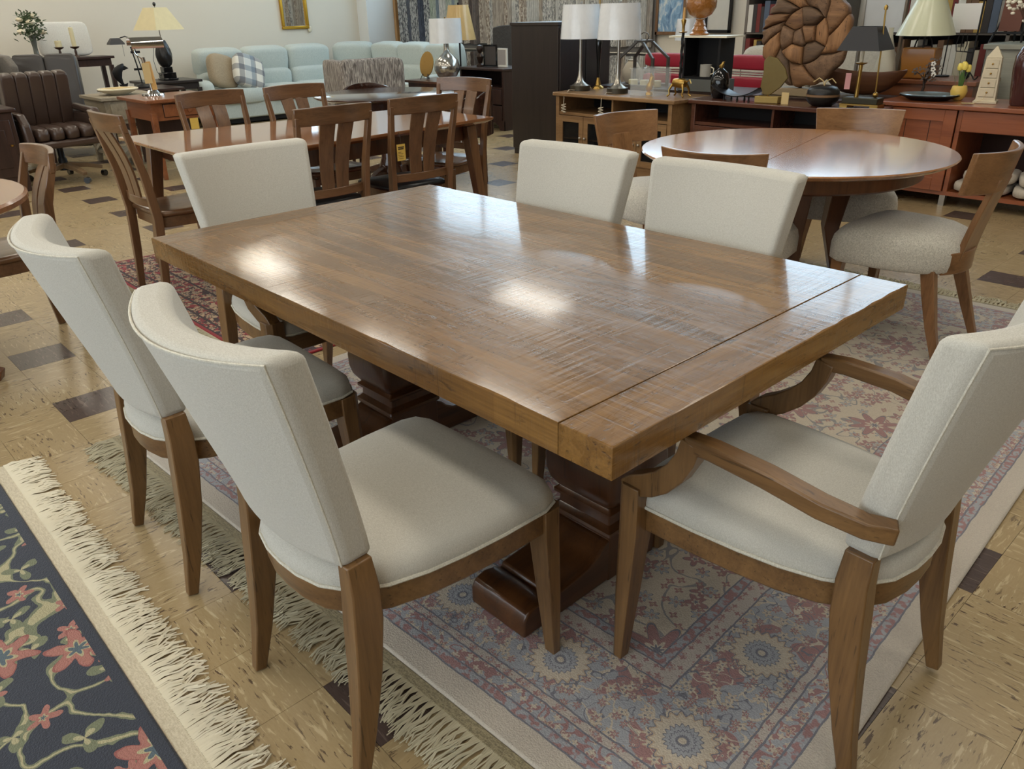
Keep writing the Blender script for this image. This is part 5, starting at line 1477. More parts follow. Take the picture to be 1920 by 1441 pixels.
MB().loft([[(cx, r * cos(2 * pi * k / 12), 0.11 + r * sin(2 * pi * k / 12)) for k in range(12)] for cx, r in ((-0.075, 0.012), (-0.06, 0.034), (-0.02, 0.04), (0.03, 0.042), (0.06, 0.03), (0.07, 0.01))]).build('body', brass, ba)
for sx in (-0.055, 0.05):
    for sy in (-0.03, 0.03):
        MB().tube([(sx, sy, 0.10), (sx * 1.4, sy * 1.5, 0.055), (sx * 1.25, sy * 1.6, 0.02), (sx * 1.6, sy * 1.8, 0.004)], [0.013, 0.009, 0.007, 0.009], 8).build('leg', brass, ba)
MB().tube([(0.07, 0, 0.12), (0.10, 0, 0.14), (0.115, 0, 0.11)], 0.006, 6).build('tail', brass, ba)
tw = []
for j in range(25):
    z = 0.15 + 0.36 * j / 24
    tw.append([((0.011 + 0.003 * cos(3 * th + j)) * cos(th), (0.011 + 0.003 * cos(3 * th + j)) * sin(th), z) for th in [2 * pi * k / 12 for k in range(12)]])
MB().loft(tw).build('twisted_stem', black_m, ba)
MB().lathe([(0.0, 0.505), (0.035, 0.51), (0.036, 0.516), (0.012, 0.52), (0.012, 0.56), (0.022, 0.60), (0.02, 0.61), (0, 0.6)], 14).build('cup', brass, ba)
MB().tube([(0, 0, 0.6), (0, 0, 0.70)], [0.012, 0.009], 10).build('candle', mat('honey_wax', rgb(206, 160, 98), 0.5), ba)
ln = thing('lantern', 'open house-shaped grey metal lantern frame behind the lamps', 'lantern', (-3.42, 5.1, 0.702))
lm = mat('grey_metal', rgb(98, 92, 86), 0.4, 0.7)
for sx in (-0.2, 0.2):
    for sy in (-0.12, 0.12):
        MB().bx(sx - 0.012, sx + 0.012, sy - 0.012, sy + 0.012, 0.0, 0.26).build('post', lm, ln)
for sy in (-0.12, 0.12):
    for s in (-1, 1):
        MB().sweep([(0.2 * s, sy, 0.25), (0.03 * s, sy * 0.6, 0.40)], 0.022, 0.022, (0, 1, 0)).build('rafter', lm, ln)
    MB().bx(-0.2, 0.2, sy - 0.01, sy + 0.01, 0.0, 0.02).build('sill', lm, ln)
MB().bx(-0.05, 0.05, -0.08, 0.08, 0.39, 0.41).build('cap', lm, ln)
ring = [(0.05 * cos(2 * pi * k / 16), 0, 0.44 + 0.035 * sin(2 * pi * k / 16)) for k in range(17)]
MB().tube(ring, 0.005, 6, cap=False).build('ring', lm, ln)
for k in range(3):
    c_ = MB().lathe([(0.0, 0.0), (0.045, 0.0), (0.046, 0.05), (0.04, 0.056), (0.0, 0.052)], 18).build('pillar_candle', wax)
    place(c_, (-3.55 + k * 0.14, 5.12, 0.723 if False else 0.702))
    tag(c_, '%s of three short ivory candles in the lantern frame' % ('first', 'middle', 'last')[k], 'candle', 'candles in the lantern frame')

# ------------------------------------------------------------------ things on the dark console
bv = thing('bottle_vase', 'round glossy black bottle with brass bird stopper', 'bottle', (-2.31, 4.72, 0.685))
MB().lathe([(0.0, 0.0), (0.05, 0.0), (0.065, 0.02), (0.078, 0.08), (0.078, 0.14), (0.06, 0.20), (0.02, 0.235), (0.0, 0.235)], 24).build('body', black_l, bv)
MB().loft([[(cx + r * cos(2 * pi * k / 10), r * 0.7 * sin(2 * pi * k / 10), z) for k in range(10)] for cx, z, r in ((0, 0.232, 0.016), (0.0, 0.25, 0.024), (0.012, 0.27, 0.014), (0.02, 0.285, 0.012), (0.03, 0.288, 0.003))]).build('bird_stopper', brass, bv)
tr = thing('curved_tray', 'black curved footed tray on the dark console', 'tray', (-2.08, 4.66, 0.685), radians(-4))
def tr_f(u, v, side):
    a = 2 * u - 1
    return (a * 0.23, (v - 0.5) * 0.16, 0.03 + 0.075 * a * a + (0.008 if side else 0))
MB().slab(tr_f, 16, 3).build('tray_body', mat('dark_pewter', rgb(40, 38, 40), 0.3, 0.5), tr, bevel=0.002)
for x in (-0.11, 0.02, 0.13):
    for y in (-0.05, 0.05):
        MB().lathe([(0.0, 0.0), (0.01, 0.0), (0.006, 0.02), (0.008, 0.036 + 0.06 * x * x), (0, 0.036 + 0.06 * x * x)], 10, (x, y, 0)).build('foot', black_m, tr)
lf = thing('leaf_sculpture', 'mottled gold-green leaf sculpture on a small gilt block', 'sculpture', (-1.79, 4.62, 0.685), radians(8))
oliv = mat('antique_gold_patina', rgb(116, 98, 54), 0.45, 0.4, bumpy=(22, 0.25))
MB().bx(-0.095, 0.095, -0.05, 0.05, 0.0, 0.05).build('plinth', mat('gilt_block', rgb(172, 146, 84), 0.5, 0.3, bumpy=(26, 0.2)), lf, bevel=0.004)
MB().prism([(-0.03, 0.0), (0.02, 0.0), (0.10, 0.06), (0.15, 0.13), (0.12, 0.20), (0.05, 0.27), (-0.02, 0.285), (-0.055, 0.25), (-0.05, 0.16), (-0.065, 0.06)], -0.010, 0.010, Matrix(((1, 0, 0, -0.01), (0, 0, 1, 0.0), (0, 1, 0, 0.058), (0, 0, 0, 1)))).build('leaf', oliv, lf, bevel=0.004)
MB().tube([(-0.01, 0, 0.045), (-0.01, 0, 0.075)], 0.006, 8).build('pin', brass, lf)
cdx = MB().bx(-0.03, 0.03, -0.004, 0.004, 0.0, 0.085).build('price_card', paper_t, smooth=0)
tag(cdx, 'tan folded price card standing beside the leaf sculpture', 'card')
place(cdx, (-1.635, 4.60, 0.685))
lb = thing('lidded_bowl', 'black lacquer lidded bowl with tan band', 'bowl', (-1.36, 4.66, 0.685))
MB().lathe([(0.0, 0.0), (0.07, 0.0), (0.10, 0.02), (0.118, 0.05), (0.12, 0.068), (0.0, 0.068)], 28).build('bowl_body', mat('black_satin_bowl', rgb(26, 24, 24), 0.35), lb)
MB().lathe([(0.0, 0.068), (0.122, 0.068), (0.122, 0.084), (0.0, 0.084)], 28).build('band', mat('tan_band', rgb(124, 94, 66), 0.6), lb)
MB().lathe([(0.0, 0.084), (0.118, 0.086), (0.116, 0.11), (0.095, 0.135), (0.05, 0.148), (0.0, 0.142)], 28).build('lid', mat('black_satin_bowl', rgb(26, 24, 24), 0.35), lb)
for s in (-1, 1):
    MB().tube([(0, 0, 0.14), (0.01 * s, 0, 0.175), (0.05 * s, 0.01, 0.195), (0.09 * s, 0.0, 0.165)], 0.004, 6).build('raffia_tie', paper_t, lb)
bl = thing('buffet_lamp', 'brass candlestick lamp with black square shade and side pole', 'lamp', (-1.06, 4.68, 0.685), radians(4))
MB().bx(-0.13, 0.13, -0.065, 0.065, 0.03, 0.075).build('base', mat('dark_green_bronze', rgb(60, 56, 42), 0.35, 0.6), bl, bevel=0.006)
MB().bx(-0.14, 0.14, -0.075, 0.075, 0.022, 0.032).build('base_rim', brass, bl)
for sx in (-0.11, 0.11):
    MB().bx(sx - 0.03, sx + 0.03, -0.07, 0.07, 0.0, 0.024).build('foot', brass, bl, bevel=0.004)
MB().tube([(-0.05, 0, 0.07), (-0.05, 0, 0.16), (-0.05, 0, 0.30)], [0.016, 0.012, 0.014], 12).build('candle_column', brass, bl)
MB().lathe([(0.0, 0.295), (0.015, 0.295), (0.04, 0.305), (0.042, 0.312), (0.012, 0.316), (0.0, 0.316)], 18, (-0.05, 0, 0)).build('drip_pan', brass, bl)
MB().tube([(-0.05, 0, 0.31), (-0.05, 0, 0.42)], 0.011, 10).build('socket', cream_p, bl)
shd = shade(MB(), 0.15, 0.085, 0.395, 0.55, sq=True).build('shade', mat('black_shade', rgb(38, 38, 42), 0.45), bl, smooth=0)
shd.location = (-0.035, 0, 0)
MB().tube([(0.085, 0, 0.07), (0.075, 0, 0.36), (0.06, 0, 0.66)], 0.006, 8).build('side_pole', brass, bl)
MB().puff(0.086, 0, 0.095, 0.04, 0.04, 0.04, 1.0, 8).build('ball', brass, bl)
MB().lathe([(0.0, 0.0), (0.012, 0.0), (0.014, 0.02), (0.008, 0.03), (0, 0.035)], 10, (0.06, 0, 0.655)).build('finial', brass, bl)
MB().bx(-0.13, -0.09, -0.05, -0.047, 0.13, 0.24).build('hang_tag', mat('pink_tag', rgb(206, 150, 150), 0.7), bl)
# driftwood disc
dwm = []
for k in range(4):
    lo_, hi_ = (((92, 62, 40), (150, 110, 74)), ((82, 60, 44), (134, 102, 74)), ((104, 70, 42), (168, 122, 80)), ((68, 50, 38), (116, 90, 66)))[k]
    dwm.append(wood('driftwood_%d' % k, rgb(*lo_), rgb(*hi_), k % 3, 1.3, 0.7, 0.0, 0.5, wear=0.85))
ds = thing('driftwood_disc', 'big round sculpture pieced from driftwood chunks on a base', 'sculpture', (-1.80, 5.13, 0.702), radians(-3))
MB().bx(-0.30, 0.30, -0.10, 0.10, 0.0, 0.055).build('base', mat('beige_block', rgb(150, 130, 100), 0.7), ds, bevel=0.004)
Rd = 0.385
CZ = 0.455
rnd = random.Random(9)
def dist_seg(px, py, a, b):
    return 0
def clip(poly, nx, ny, c):
    out = []
    for i in range(len(poly)):
        p, q_ = poly[i], poly[(i + 1) % len(poly)]
        dp, dq = p[0] * nx + p[1] * ny - c, q_[0] * nx + q_[1] * ny - c
        if dp <= 0:
            out.append(p)
        if dp * dq < 0:
            t = dp / (dp - dq)
            out.append((p[0] + (q_[0] - p[0]) * t, p[1] + (q_[1] - p[1]) * t))
    return out
polys = []
RI = 0.215
core = [(0.05 * cos(a_), 0.06 * sin(a_)) for a_ in (0.4, 3.4)] + [(0.145 * cos(a_), 0.14 * sin(a_)) for a_ in (0.2, 1.25, 2.3, 3.2, 4.2, 5.3)]
for i, (sx, sy) in enumerate(core):
    poly = circ(RI - 0.004, 40)
    for j, (tx, ty) in enumerate(core):
        if i != j:
            nx, ny = tx - sx, ty - sy
            L = sqrt(nx * nx + ny * ny)
            nx, ny = nx / L, ny / L
            poly = clip(poly, nx, ny, ((sx + tx) / 2) * nx + ((sy + ty) / 2) * ny - 0.003)
    if len(poly) > 2:
        polys.append(poly)
# outer ring: long curved chunks sweeping round the core
cuts = [0.0, 0.62, 1.5, 1.92, 2.3, 2.62, 2.95, 3.5, 4.15, 4.75, 5.6, 2 * pi]
for a0, a1 in zip(cuts[:-1], cuts[1:]):
    sk, gp_ = 0.42, 0.012
    n_ = 10
    inner = [(RI * cos(a0 + gp_ * 1.6 + (a1 - a0 - gp_ * 3.2) * k_ / n_), RI * sin(a0 + gp_ * 1.6 + (a1 - a0 - gp_ * 3.2) * k_ / n_)) for k_ in range(n_ + 1)]
    rm = (RI + Rd) / 2
    side1 = [(rm * cos(a1 - gp_ + sk * 0.6), rm * sin(a1 - gp_ + sk * 0.6))]
    outer = [((Rd + 0.008 * sin(9 * a0 + k_)) * cos(a1 - gp_ + sk - (a1 - a0 - gp_ * 2) * k_ / n_), (Rd + 0.008 * sin(9 * a0 + k_)) * sin(a1 - gp_ + sk - (a1 - a0 - gp_ * 2) * k_ / n_)) for k_ in range(n_ + 1)]
    side0 = [(rm * cos(a0 + gp_ + sk * 0.6), rm * sin(a0 + gp_ + sk * 0.6))]
    polys.append(inner + side1 + outer + side0)
for i, poly in enumerate(polys):
    mx, my = sum(p[0] for p in poly) / len(poly), sum(p[1] for p in poly) / len(poly)
    t0 = rnd.uniform(0.045, 0.085)
    rings = []
    for k_, y_ in ((0.92, t0 * 0.5), (1.0, t0 * 0.3), (1.0, -t0 * 0.5), (0.93, -t0 * 0.78), (0.72, -t0 * 0.98), (0.35, -t0 * 1.06)):
        rings.append([(mx + (px - mx) * k_, y_, CZ + my + (py - my) * k_) for px, py in poly])
    MB().loft(rings).build('driftwood_piece', dwm[i % 4], ds, smooth=50)
MB().tube([(0, 0.0, 0.05), (0, 0.0, 0.12)], 0.015, 8).build('peg', black_m, ds)
MB().prism(circ(Rd * 0.95, 48), -0.015, 0.015, Matrix(((1, 0, 0, 0), (0, 0, 1, 0.01), (0, 1, 0, CZ), (0, 0, 0, 1)))).build('backing', dwm[0], ds)
# black shadow box, mug, amber urn, small white ledge
bb = thing('shadow_box', 'open black box frame on the console holding a small mug', 'box', (-2.68, 5.06, 0.702))
MB().bx(-0.19, 0.19, 0.10, 0.12, 0.10, 0.44).bx(-0.19, -0.17, -0.10, 0.10, 0.10, 0.44).bx(0.17, 0.19, -0.10, 0.10, 0.10, 0.44).bx(-0.17, 0.17, -0.10, 0.10, 0.10, 0.12).build('shell', black_m, bb)
MB().bx(-0.33, 0.27, -0.14, 0.14, 0.44, 0.455).build('top_ledge', cream_p, bb)
MB().bx(-0.22, 0.22, -0.12, 0.12, 0.0, 0.10).build('plinth', mat('grey_box', rgb(96, 98, 94), 0.6), bb)
mg = thing('mug', 'small grey painted mug inside the black box frame', 'mug', (-2.64, 4.99, 0.824))
MB().lathe([(0.0, 0.0), (0.05, 0.0), (0.052, 0.10), (0.047, 0.10), (0.045, 0.01), (0.0, 0.008)], 20).build('cup', mat('painted_mug', rgb(168, 164, 154), 0.4, bumpy=(24, 0.05)), mg)
MB().tube([(0.05, 0, 0.08), (0.08, 0, 0.07), (0.08, 0, 0.03), (0.05, 0, 0.02)], 0.006, 6).build('handle', cream_p, mg)
au = thing('glass_urn', 'amber textured glass urn on a stepped amber foot', 'urn', (-2.80, 5.08, 1.159))
amb = mat('amber_glass', rgb(160, 102, 42), 0.1, 0.1, coat=0.6, bumpy=(60, 0.8))
MB().lathe([(0.0, 0.0), (0.085, 0.0), (0.085, 0.012), (0.065, 0.03), (0.07, 0.04), (0.05, 0.07), (0.055, 0.078), (0.035, 0.12), (0.04, 0.13), (0.0, 0.13)], 24).build('foot', amb, au)
MB().lathe([(0.0, 0.13), (0.05, 0.135), (0.10, 0.165), (0.132, 0.22), (0.135, 0.27), (0.12, 0.33), (0.09, 0.37), (0.09, 0.40), (0.0, 0.40)], 26).build('globe', amb, au)
db = thing('dough_bowl', 'long carved wooden dough bowl behind the black-shaded lamp', 'bowl', (-1.40, 5.39, 0.702), radians(2))
def dbf(u, v, side):
    a, b = 2 * u - 1, 2 * v - 1
    edge = max(abs(a) ** 3, abs(b) ** 2)
    return (a * 0.33 * (1 - 0.1 * b * b), b * 0.13 * (1 - 0.25 * a * a), 0.02 + 0.15 * edge + 0.03 * a * a - (0.0 if side else 0.018))
MB().slab(dbf, 18, 8).build('bowl_body', wood('dough_bowl_wood', rgb(78, 46, 28), rgb(112, 72, 44), 0, 1, 0.5), db, smooth=60)
wd = thing('table_lamp', 'white drum-shaded lamp partly hidden behind the acrylic box', 'lamp', (-3.12, 5.40, 0.702))
MB().lathe([(0.0, 0.0), (0.07, 0.0), (0.08, 0.05), (0.05, 0.14), (0.02, 0.22), (0.012, 0.40), (0, 0.40)], 20).build('base', glass_m, wd)
shade(MB(), 0.14, 0.125, 0.40, 0.585).build('shade', shade_w, wd)
MB().tube([(0, 0, 0.2), (0, 0, 0.55)], 0.006, 8).build('stem', chrome, wd)

# ------------------------------------------------------------------ things on the cherry sideboard
pn = thing('oval_platter', 'dark-rimmed pale oval platter on the cherry sideboard', 'platter', (-0.79, 5.20, 0.717))
MB().lathe([(0.0, 0.0), (0.13, 0.0), (0.145, 0.012), (0.205, 0.034), (0.21, 0.04), (0.20, 0.044), (0.14, 0.022), (0.0, 0.018)], 36, sy=0.8).build('dish', mat('pewter_blue_glaze', rgb(126, 138, 142), 0.15, 0.3), pn)
MB().lathe([(0.135, -0.001), (0.150, 0.008), (0.212, 0.032), (0.204, 0.030), (0.146, 0.004)], 36, sy=0.8).build('rim_underside', black_m, pn)
tt = thing('bonsai_figurine', 'small wire tree figurine with white blossoms', 'figurine', (-0.93, 5.42, 0.717))
MB().bx(-0.035, 0.035, -0.03, 0.03, 0.0, 0.03).build('base', dk_z, tt, bevel=0.003)
trm = mat('bark_brown', rgb(56, 40, 32), 0.6)
MB().tube([(0, 0, 0.03), (0.008, 0, 0.07), (0.0, 0, 0.11), (0.02, 0, 0.15)], [0.012, 0.01, 0.009, 0.006], 8).build('trunk', trm, tt)
rnd = random.Random(3)
br = MB(); lv = MB(); fl = MB()
for k in range(16):
    a = rnd.uniform(0, 2 * pi); r = rnd.uniform(0.05, 0.13); z = rnd.uniform(0.13, 0.27)
    e = (r * cos(a), r * 0.6 * sin(a), z)
    br.tube([(0.01, 0, rnd.uniform(0.09, 0.14)), (e[0] * 0.5, e[1] * 0.5, z - 0.02), e], [0.004, 0.003, 0.0015], 5)
    for j in range(6):
        x, y, zz = e[0] + rnd.uniform(-0.03, 0.03), e[1] + rnd.uniform(-0.02, 0.02), e[2] + rnd.uniform(-0.03, 0.02)
        lv.add([(x, y, zz), (x + 0.012, y + 0.004, zz + 0.008), (x + 0.004, y + 0.012, zz + 0.018), (x - 0.008, y + 0.004, zz + 0.008)], [(0, 1, 2, 3)])
br.build('branches', trm, tt, kind='stuff'); lv.build('leaves', mat('bronze_leaf', rgb(84, 70, 62), 0.5), tt, kind='stuff')
for x, z in ((0.075, 0.20), (0.085, 0.165), (0.07, 0.24)):
    fl = MB()
    for k in range(5):
        a = 2 * pi * k / 5
        fl.puff(x + 0.012 * cos(a), -0.06, z + 0.012 * sin(a), 0.016, 0.006, 0.016, 1.0, 5)
    fl.build('blossom', mat('white_blossom', rgb(236, 230, 220), 0.6), tt)
tp = thing('tulip_pot', 'yellow tulips in a yellow eggshell pot', 'potted flowers', (-0.62, 5.30, 0.717))
ypot = mat('yellow_glaze', rgb(226, 190, 96), 0.3)
MB().lathe([(0.0, 0.0), (0.03, 0.0), (0.05, 0.025), (0.058, 0.06), (0.05, 0.095), (0.045, 0.10), (0.042, 0.095), (0.05, 0.06), (0.0, 0.02)], 20).build('pot', ypot, tp)
grn = mat('tulip_green', rgb(88, 120, 62), 0.5)
for k in range(4):
    a = k * 1.6 + 0.4
    def lf_(u, v, side, a=a):
        w_ = 0.012 * sin(pi * (0.15 + 0.85 * v)) * (2 * u - 1)
        return (0.02 * cos(a) + 0.045 * v * cos(a) - w_ * sin(a), 0.02 * sin(a) + 0.045 * v * sin(a) + w_ * cos(a), 0.08 + 0.12 * v + (0.001 if side else 0))
    MB().slab(lf_, 2, 5).build('leaf', grn, tp)
for k, (x, y, z) in enumerate(((-0.02, -0.01, 0.225), (0.015, -0.02, 0.23), (0.03, 0.015, 0.215), (-0.005, 0.02, 0.235))):
    MB().tube([(x * 0.3, y * 0.3, 0.06), (x * 0.7, y * 0.7, 0.15), (x, y, z - 0.02)], 0.003, 5).build('stem', grn, tp)
    MB().lathe([(0.0, -0.025), (0.016, -0.018), (0.021, 0.0), (0.017, 0.022), (0.01, 0.03), (0.012, 0.02), (0.0, -0.01)], 9, (x, y, z)).build('tulip', mat('tulip_yellow', rgb(240, 216, 106), 0.5), tp)
ob = thing('drawer_obelisk', 'cream obelisk-shaped box with four tiny drawers', 'box', (-0.40, 5.22, 0.717), radians(12))
def ob_ring(h_, z):
    return [(-h_, -h_, z), (h_, -h_, z), (h_, h_, z), (-h_, h_, z)]
ivory = mat('ivory_crackle', rgb(222, 208, 178), 0.5, bumpy=(60, 0.08))
MB().loft([ob_ring(0.075, 0.0), ob_ring(0.075, 0.014), ob_ring(0.062, 0.022), ob_ring(0.062, 0.03), ob_ring(0.048, 0.30), ob_ring(0.05, 0.302), ob_ring(0.004, 0.375)]).build('body', ivory, ob, smooth=0)
for k in range(4):
    z = 0.045 + k * 0.063
    hw_ = 0.047 - 0.003 * k
    yy = -0.0615 + 0.0031 * k
    d = MB().bx(-hw_, hw_, yy - 0.003, yy + 0.01, z, z + 0.055).build('drawer', ivory, ob, bevel=0.002)
    MB().bx(-hw_ - 0.003, hw_ + 0.003, yy - 0.001, yy + 0.009, z - 0.003, z - 0.001).build('drawer_gap_shade', tb_ink, d)  # dark strip painting the shade in the gap below each drawer
    MB().puff(0, yy - 0.008, z + 0.028, 0.014, 0.012, 0.014, 1.0, 6).build('knob', brass, d)
MB().tube([(0, -0.08, 0.07), (-0.01, -0.10, 0.03), (-0.06, -0.12, 0.004)], 0.0015, 5).build('string', paper_t, ob)
MB().box(-0.10, -0.12, 0.003, 0.08, 0.05, 0.002, 0.2).build('paper_tag', paper_t, ob)
rv = thing('tall_vase', 'tall dark red glazed vase with white blossom branches', 'vase', (-0.165, 5.16, 0.717))
MB().lathe([(0.0, 0.0), (0.055, 0.0), (0.06, 0.01), (0.075, 0.12), (0.088, 0.24), (0.085, 0.32), (0.06, 0.375), (0.036, 0.395), (0.034, 0.41), (0.05, 0.425), (0.045, 0.425), (0.03, 0.40), (0.0, 0.3)], 26).build('vase_body', mat('oxblood_glaze', rgb(72, 38, 36), 0.18, coat=0.4, bumpy=(9, 0.02)), rv)
brn = mat('blossom_branch', rgb(96, 66, 54), 0.7)
blm = mat('ivory_petal', rgb(234, 226, 206), 0.7)
rnd = random.Random(8)
for k in range(7):
    a = rnd.uniform(2.2, 4.4); L = rnd.uniform(0.35, 0.6)
    tip = (L * 0.55 * cos(a), L * 0.25 * sin(a) - 0.02, 0.42 + L * 0.7)
    b_ = MB().tube([(0, 0, 0.36), (tip[0] * 0.25, tip[1] * 0.25, 0.52), (tip[0] * 0.6, tip[1] * 0.6, 0.42 + L * 0.5), tip], [0.005, 0.004, 0.003, 0.002], 6).build('branch', brn, rv)
    for j in range(7):
        f_ = rnd.uniform(0.45, 1.0)
        x, y, z = tip[0] * f_ + rnd.uniform(-0.03, 0.03), tip[1] * f_ + rnd.uniform(-0.03, 0.03), 0.42 + (tip[2] - 0.42) * f_ + rnd.uniform(-0.03, 0.02)
        MB().puff(x, y, z, 0.028, 0.022, 0.02, 0.9, 5).build('blossom', blm, b_)

# ------------------------------------------------------------------ back rows
lch = thing('low_chest', 'brown low chest carrying the amber square lamp', 'chest', (-1.05, 5.95, 0))
MB().bx(-0.42, 0.42, -0.28, 0.28, 0.78, 0.815).build('top', red_brown, lch, bevel=0.006)
MB().bx(-0.40, 0.40, -0.26, 0.26, 0.05, 0.78).build('body', red_brown, lch)
MB().bx(-0.38, 0.38, -0.24, 0.24, 0.0, 0.05).build('plinth', red_brown, lch)
al = thing('table_lamp', 'lamp with square amber stone base and cream pleated shade', 'lamp', (-1.12, 5.78, 0.817))
MB().loft([[(sx * a * 1.0, sy * a * 0.6, z) for sx, sy in ((-1, -1), (1, -1), (1, 1), (-1, 1))] for a, z in ((0.105, 0.0), (0.115, 0.02), (0.132, 0.16), (0.13, 0.225), (0.125, 0.235))]).build('stone_base', mat('amber_stone', rgb(160, 106, 46), 0.25, coat=0.3, bumpy=(10, 0.1)), al, bevel=0.012, seg=3)
for s in (-1, 1):
    MB().tube([(0.07 * s, 0, 0.23), (0.06 * s, 0, 0.28), (0.03 * s, 0, 0.32), (0, 0, 0.33)], 0.006, 6).build('bracket', black_m, al)
MB().tube([(0, 0, 0.23), (0, 0, 0.62)], 0.008, 8).build('stem', black_m, al)
shade(MB(), 0.215, 0.10, 0.325, 0.60, 64, pleat=0.03).build('shade', mat('pale_green_pleat', rgb(222, 222, 190), 0.4, coat=0.3), al)
cv = thing('cone_vase', 'tall white mottled bottle vase with tapering neck', 'vase', (-1.40, 5.78, 0.817))
MB().lathe([(0.0, 0.0), (0.085, 0.0), (0.09, 0.02), (0.075, 0.12), (0.045, 0.24), (0.022, 0.32), (0.018, 0.37), (0.022, 0.38), (0.0, 0.375)], 22).build('vase_body', mat('chalk_glaze', rgb(216, 210, 190), 0.6, bumpy=(14, 0.05)), cv)
ir = thing('iron_candelabra', 'black wrought iron candelabra with scrolled feet behind the tulips', 'candelabra', (-0.74, 5.80, 0.817))
MB().tube([(0, 0, 0.02), (0, 0, 0.60)], 0.007, 8).build('stem', black_m, ir)
for k in range(3):
    a = 2 * pi * k / 3
    MB().tube([(0, 0, 0.06)] + [(0.03 * k2 / 3 * cos(a) + 0.02 * cos(a), 0.03 * k2 / 3 * sin(a) + 0.02 * sin(a), 0.05 - 0.045 * sin(k2 * 0.55)) for k2 in range(1, 6)], 0.005, 6).build('scroll_foot', black_m, ir)
for s in (-1, 0, 1):
    MB().tube([(0, 0, 0.2), (-0.10 + 0.03 * s, 0, 0.21), (-0.10 + 0.04 * s, 0, 0.26), (-0.10 + 0.03 * s, 0, 0.33)], 0.004, 6).build('tine', black_m, ir)
# red retro chairs
red_v = mat('red_vinyl', rgb(168, 46, 62), 0.35)
def retro_chair(loc, rz, label):
    t = thing('retro_chair', label, 'chair', loc, rz, 'red vinyl chairs behind the consoles')
    MB().puff(0, -0.22, 0.87, 0.56, 0.10, 0.14, 0.35, 10).build('top_pad', red_v, t, smooth=60)
    MB().puff(0, -0.20, 0.67, 0.56, 0.10, 0.13, 0.35, 10).build('lower_pad', red_v, t, smooth=60)
    MB().puff(0, 0.03, 0.47, 0.56, 0.46, 0.12, 0.3, 10).build('seat', red_v, t, smooth=60)
    for z in (0.755, 0.775):
        MB().tube([(-0.29, -0.21, z), (0.29, -0.21, z)], 0.008, 8).build('chrome_bar', chrome, t)
    for s in (-1, 1):
        MB().tube([(0.27 * s, -0.20, 0.002), (0.27 * s, -0.21, 0.45), (0.27 * s, -0.23, 0.92)], 0.012, 8).build('post', chrome, t)
        MB().tube([(0.25 * s, 0.22, 0.002), (0.25 * s, 0.2, 0.44)], 0.012, 8).build('leg', chrome, t)
    return t
retro_chair((-2.92, 5.98, 0), radians(176), 'red vinyl and chrome chair beside the driftwood disc')
retro_chair((-3.93, 5.98, 0), radians(184), 'red vinyl and chrome chair behind the acrylic box')
ws = thing('loveseat', 'ivory upholstered loveseat beyond the red chairs', 'sofa', (-2.6, 6.66, 0), pi)
ivf = fabric('ivory_upholstery', rgb(216, 210, 196), rgb(196, 190, 176), 300, 0.2)
MB().bx(-0.85, 0.85, -0.35, 0.35, 0.1, 0.42).build('base', ivf, ws, bevel=0.03)
for s in (-1, 1):
    MB().puff(0.41 * s, -0.24, 0.72, 0.80, 0.26, 0.56, 0.35, 10).build('back_cushion', ivf, ws, smooth=70)
    MB().puff(0.41 * s, 0.05, 0.46, 0.80, 0.62, 0.18, 0.3, 10).build('seat_cushion', ivf, ws, smooth=70)
    MB().puff(0.90 * s, 0.0, 0.42, 0.20, 0.74, 0.52, 0.35, 10).build('armrest', ivf, ws, smooth=70)
legs4(ws, espresso, 0.75, 0.28, 0.1, 0.05)
dv = MB().lathe([(0.0, 0.0), (0.06, 0.0), (0.09, 0.06), (0.095, 0.12), (0.06, 0.18), (0.04, 0.20), (0.05, 0.215), (0.0, 0.21)], 20).build('stone_jar', mat('sandstone', rgb(214, 198, 172), 0.7, bumpy=(30, 0.1)))
tag(dv, 'squat sandstone jar behind the acrylic box', 'jar')
place(dv, (-3.78, 5.38, 0.702))
# framed paintings and pictures on the far wall
def sea_mat():
    m = bpy.data.materials.new('blue_seascape_paint')
    nt = NT(m)
    n = nt.noise(nt.mapv(nt.obj(), (5, 5, 2.5)), 2, 4, 0.6, 1.0)
    nt.set(nt.b.inputs['Base Color'], nt.ramp(n, [(0.35, rgb(84, 120, 160)), (0.5, rgb(140, 176, 206)), (0.62, rgb(222, 226, 222)), (0.7, rgb(110, 100, 92))]))
    nt.b.inputs['Roughness'].default_value = 0.5
    return m
def painting(x, y, z, w_, h_, fm, pm, label):
    t = thing('framed_painting', label, 'painting', (x, y, z))
    for s in (-1, 1):
        MB().bx(min(w_ / 2 * s, (w_ / 2 - 0.035) * s), max(w_ / 2 * s, (w_ / 2 - 0.035) * s), -0.03, 0.0, 0, h_).build('frame_side', fm, t, bevel=0.004)
    MB().bx(-w_ / 2, w_ / 2, -0.03, 0, 0, 0.035).build('frame_bottom', fm, t, bevel=0.004)
    MB().bx(-w_ / 2, w_ / 2, -0.03, 0, h_ - 0.035, h_).build('frame_top', fm, t, bevel=0.004)
    MB().bx(-w_ / 2 + 0.03, w_ / 2 - 0.03, -0.012, -0.002, 0.03, h_ - 0.03).build('canvas', pm, t)
painting(-4.78, 7.36, 1.08, 0.44, 0.62, wood('painting_frame', rgb(96, 66, 44), rgb(134, 98, 66), 2), sea_mat(), 'framed blue seascape painting on the far wall')
painting(-4.1, 7.36, 1.10, 0.36, 0.5, black_m, mat('white_print', rgb(216, 214, 206), 0.5, bumpy=(12, 0.02)), 'black-framed pale print on the far wall beside the seascape')
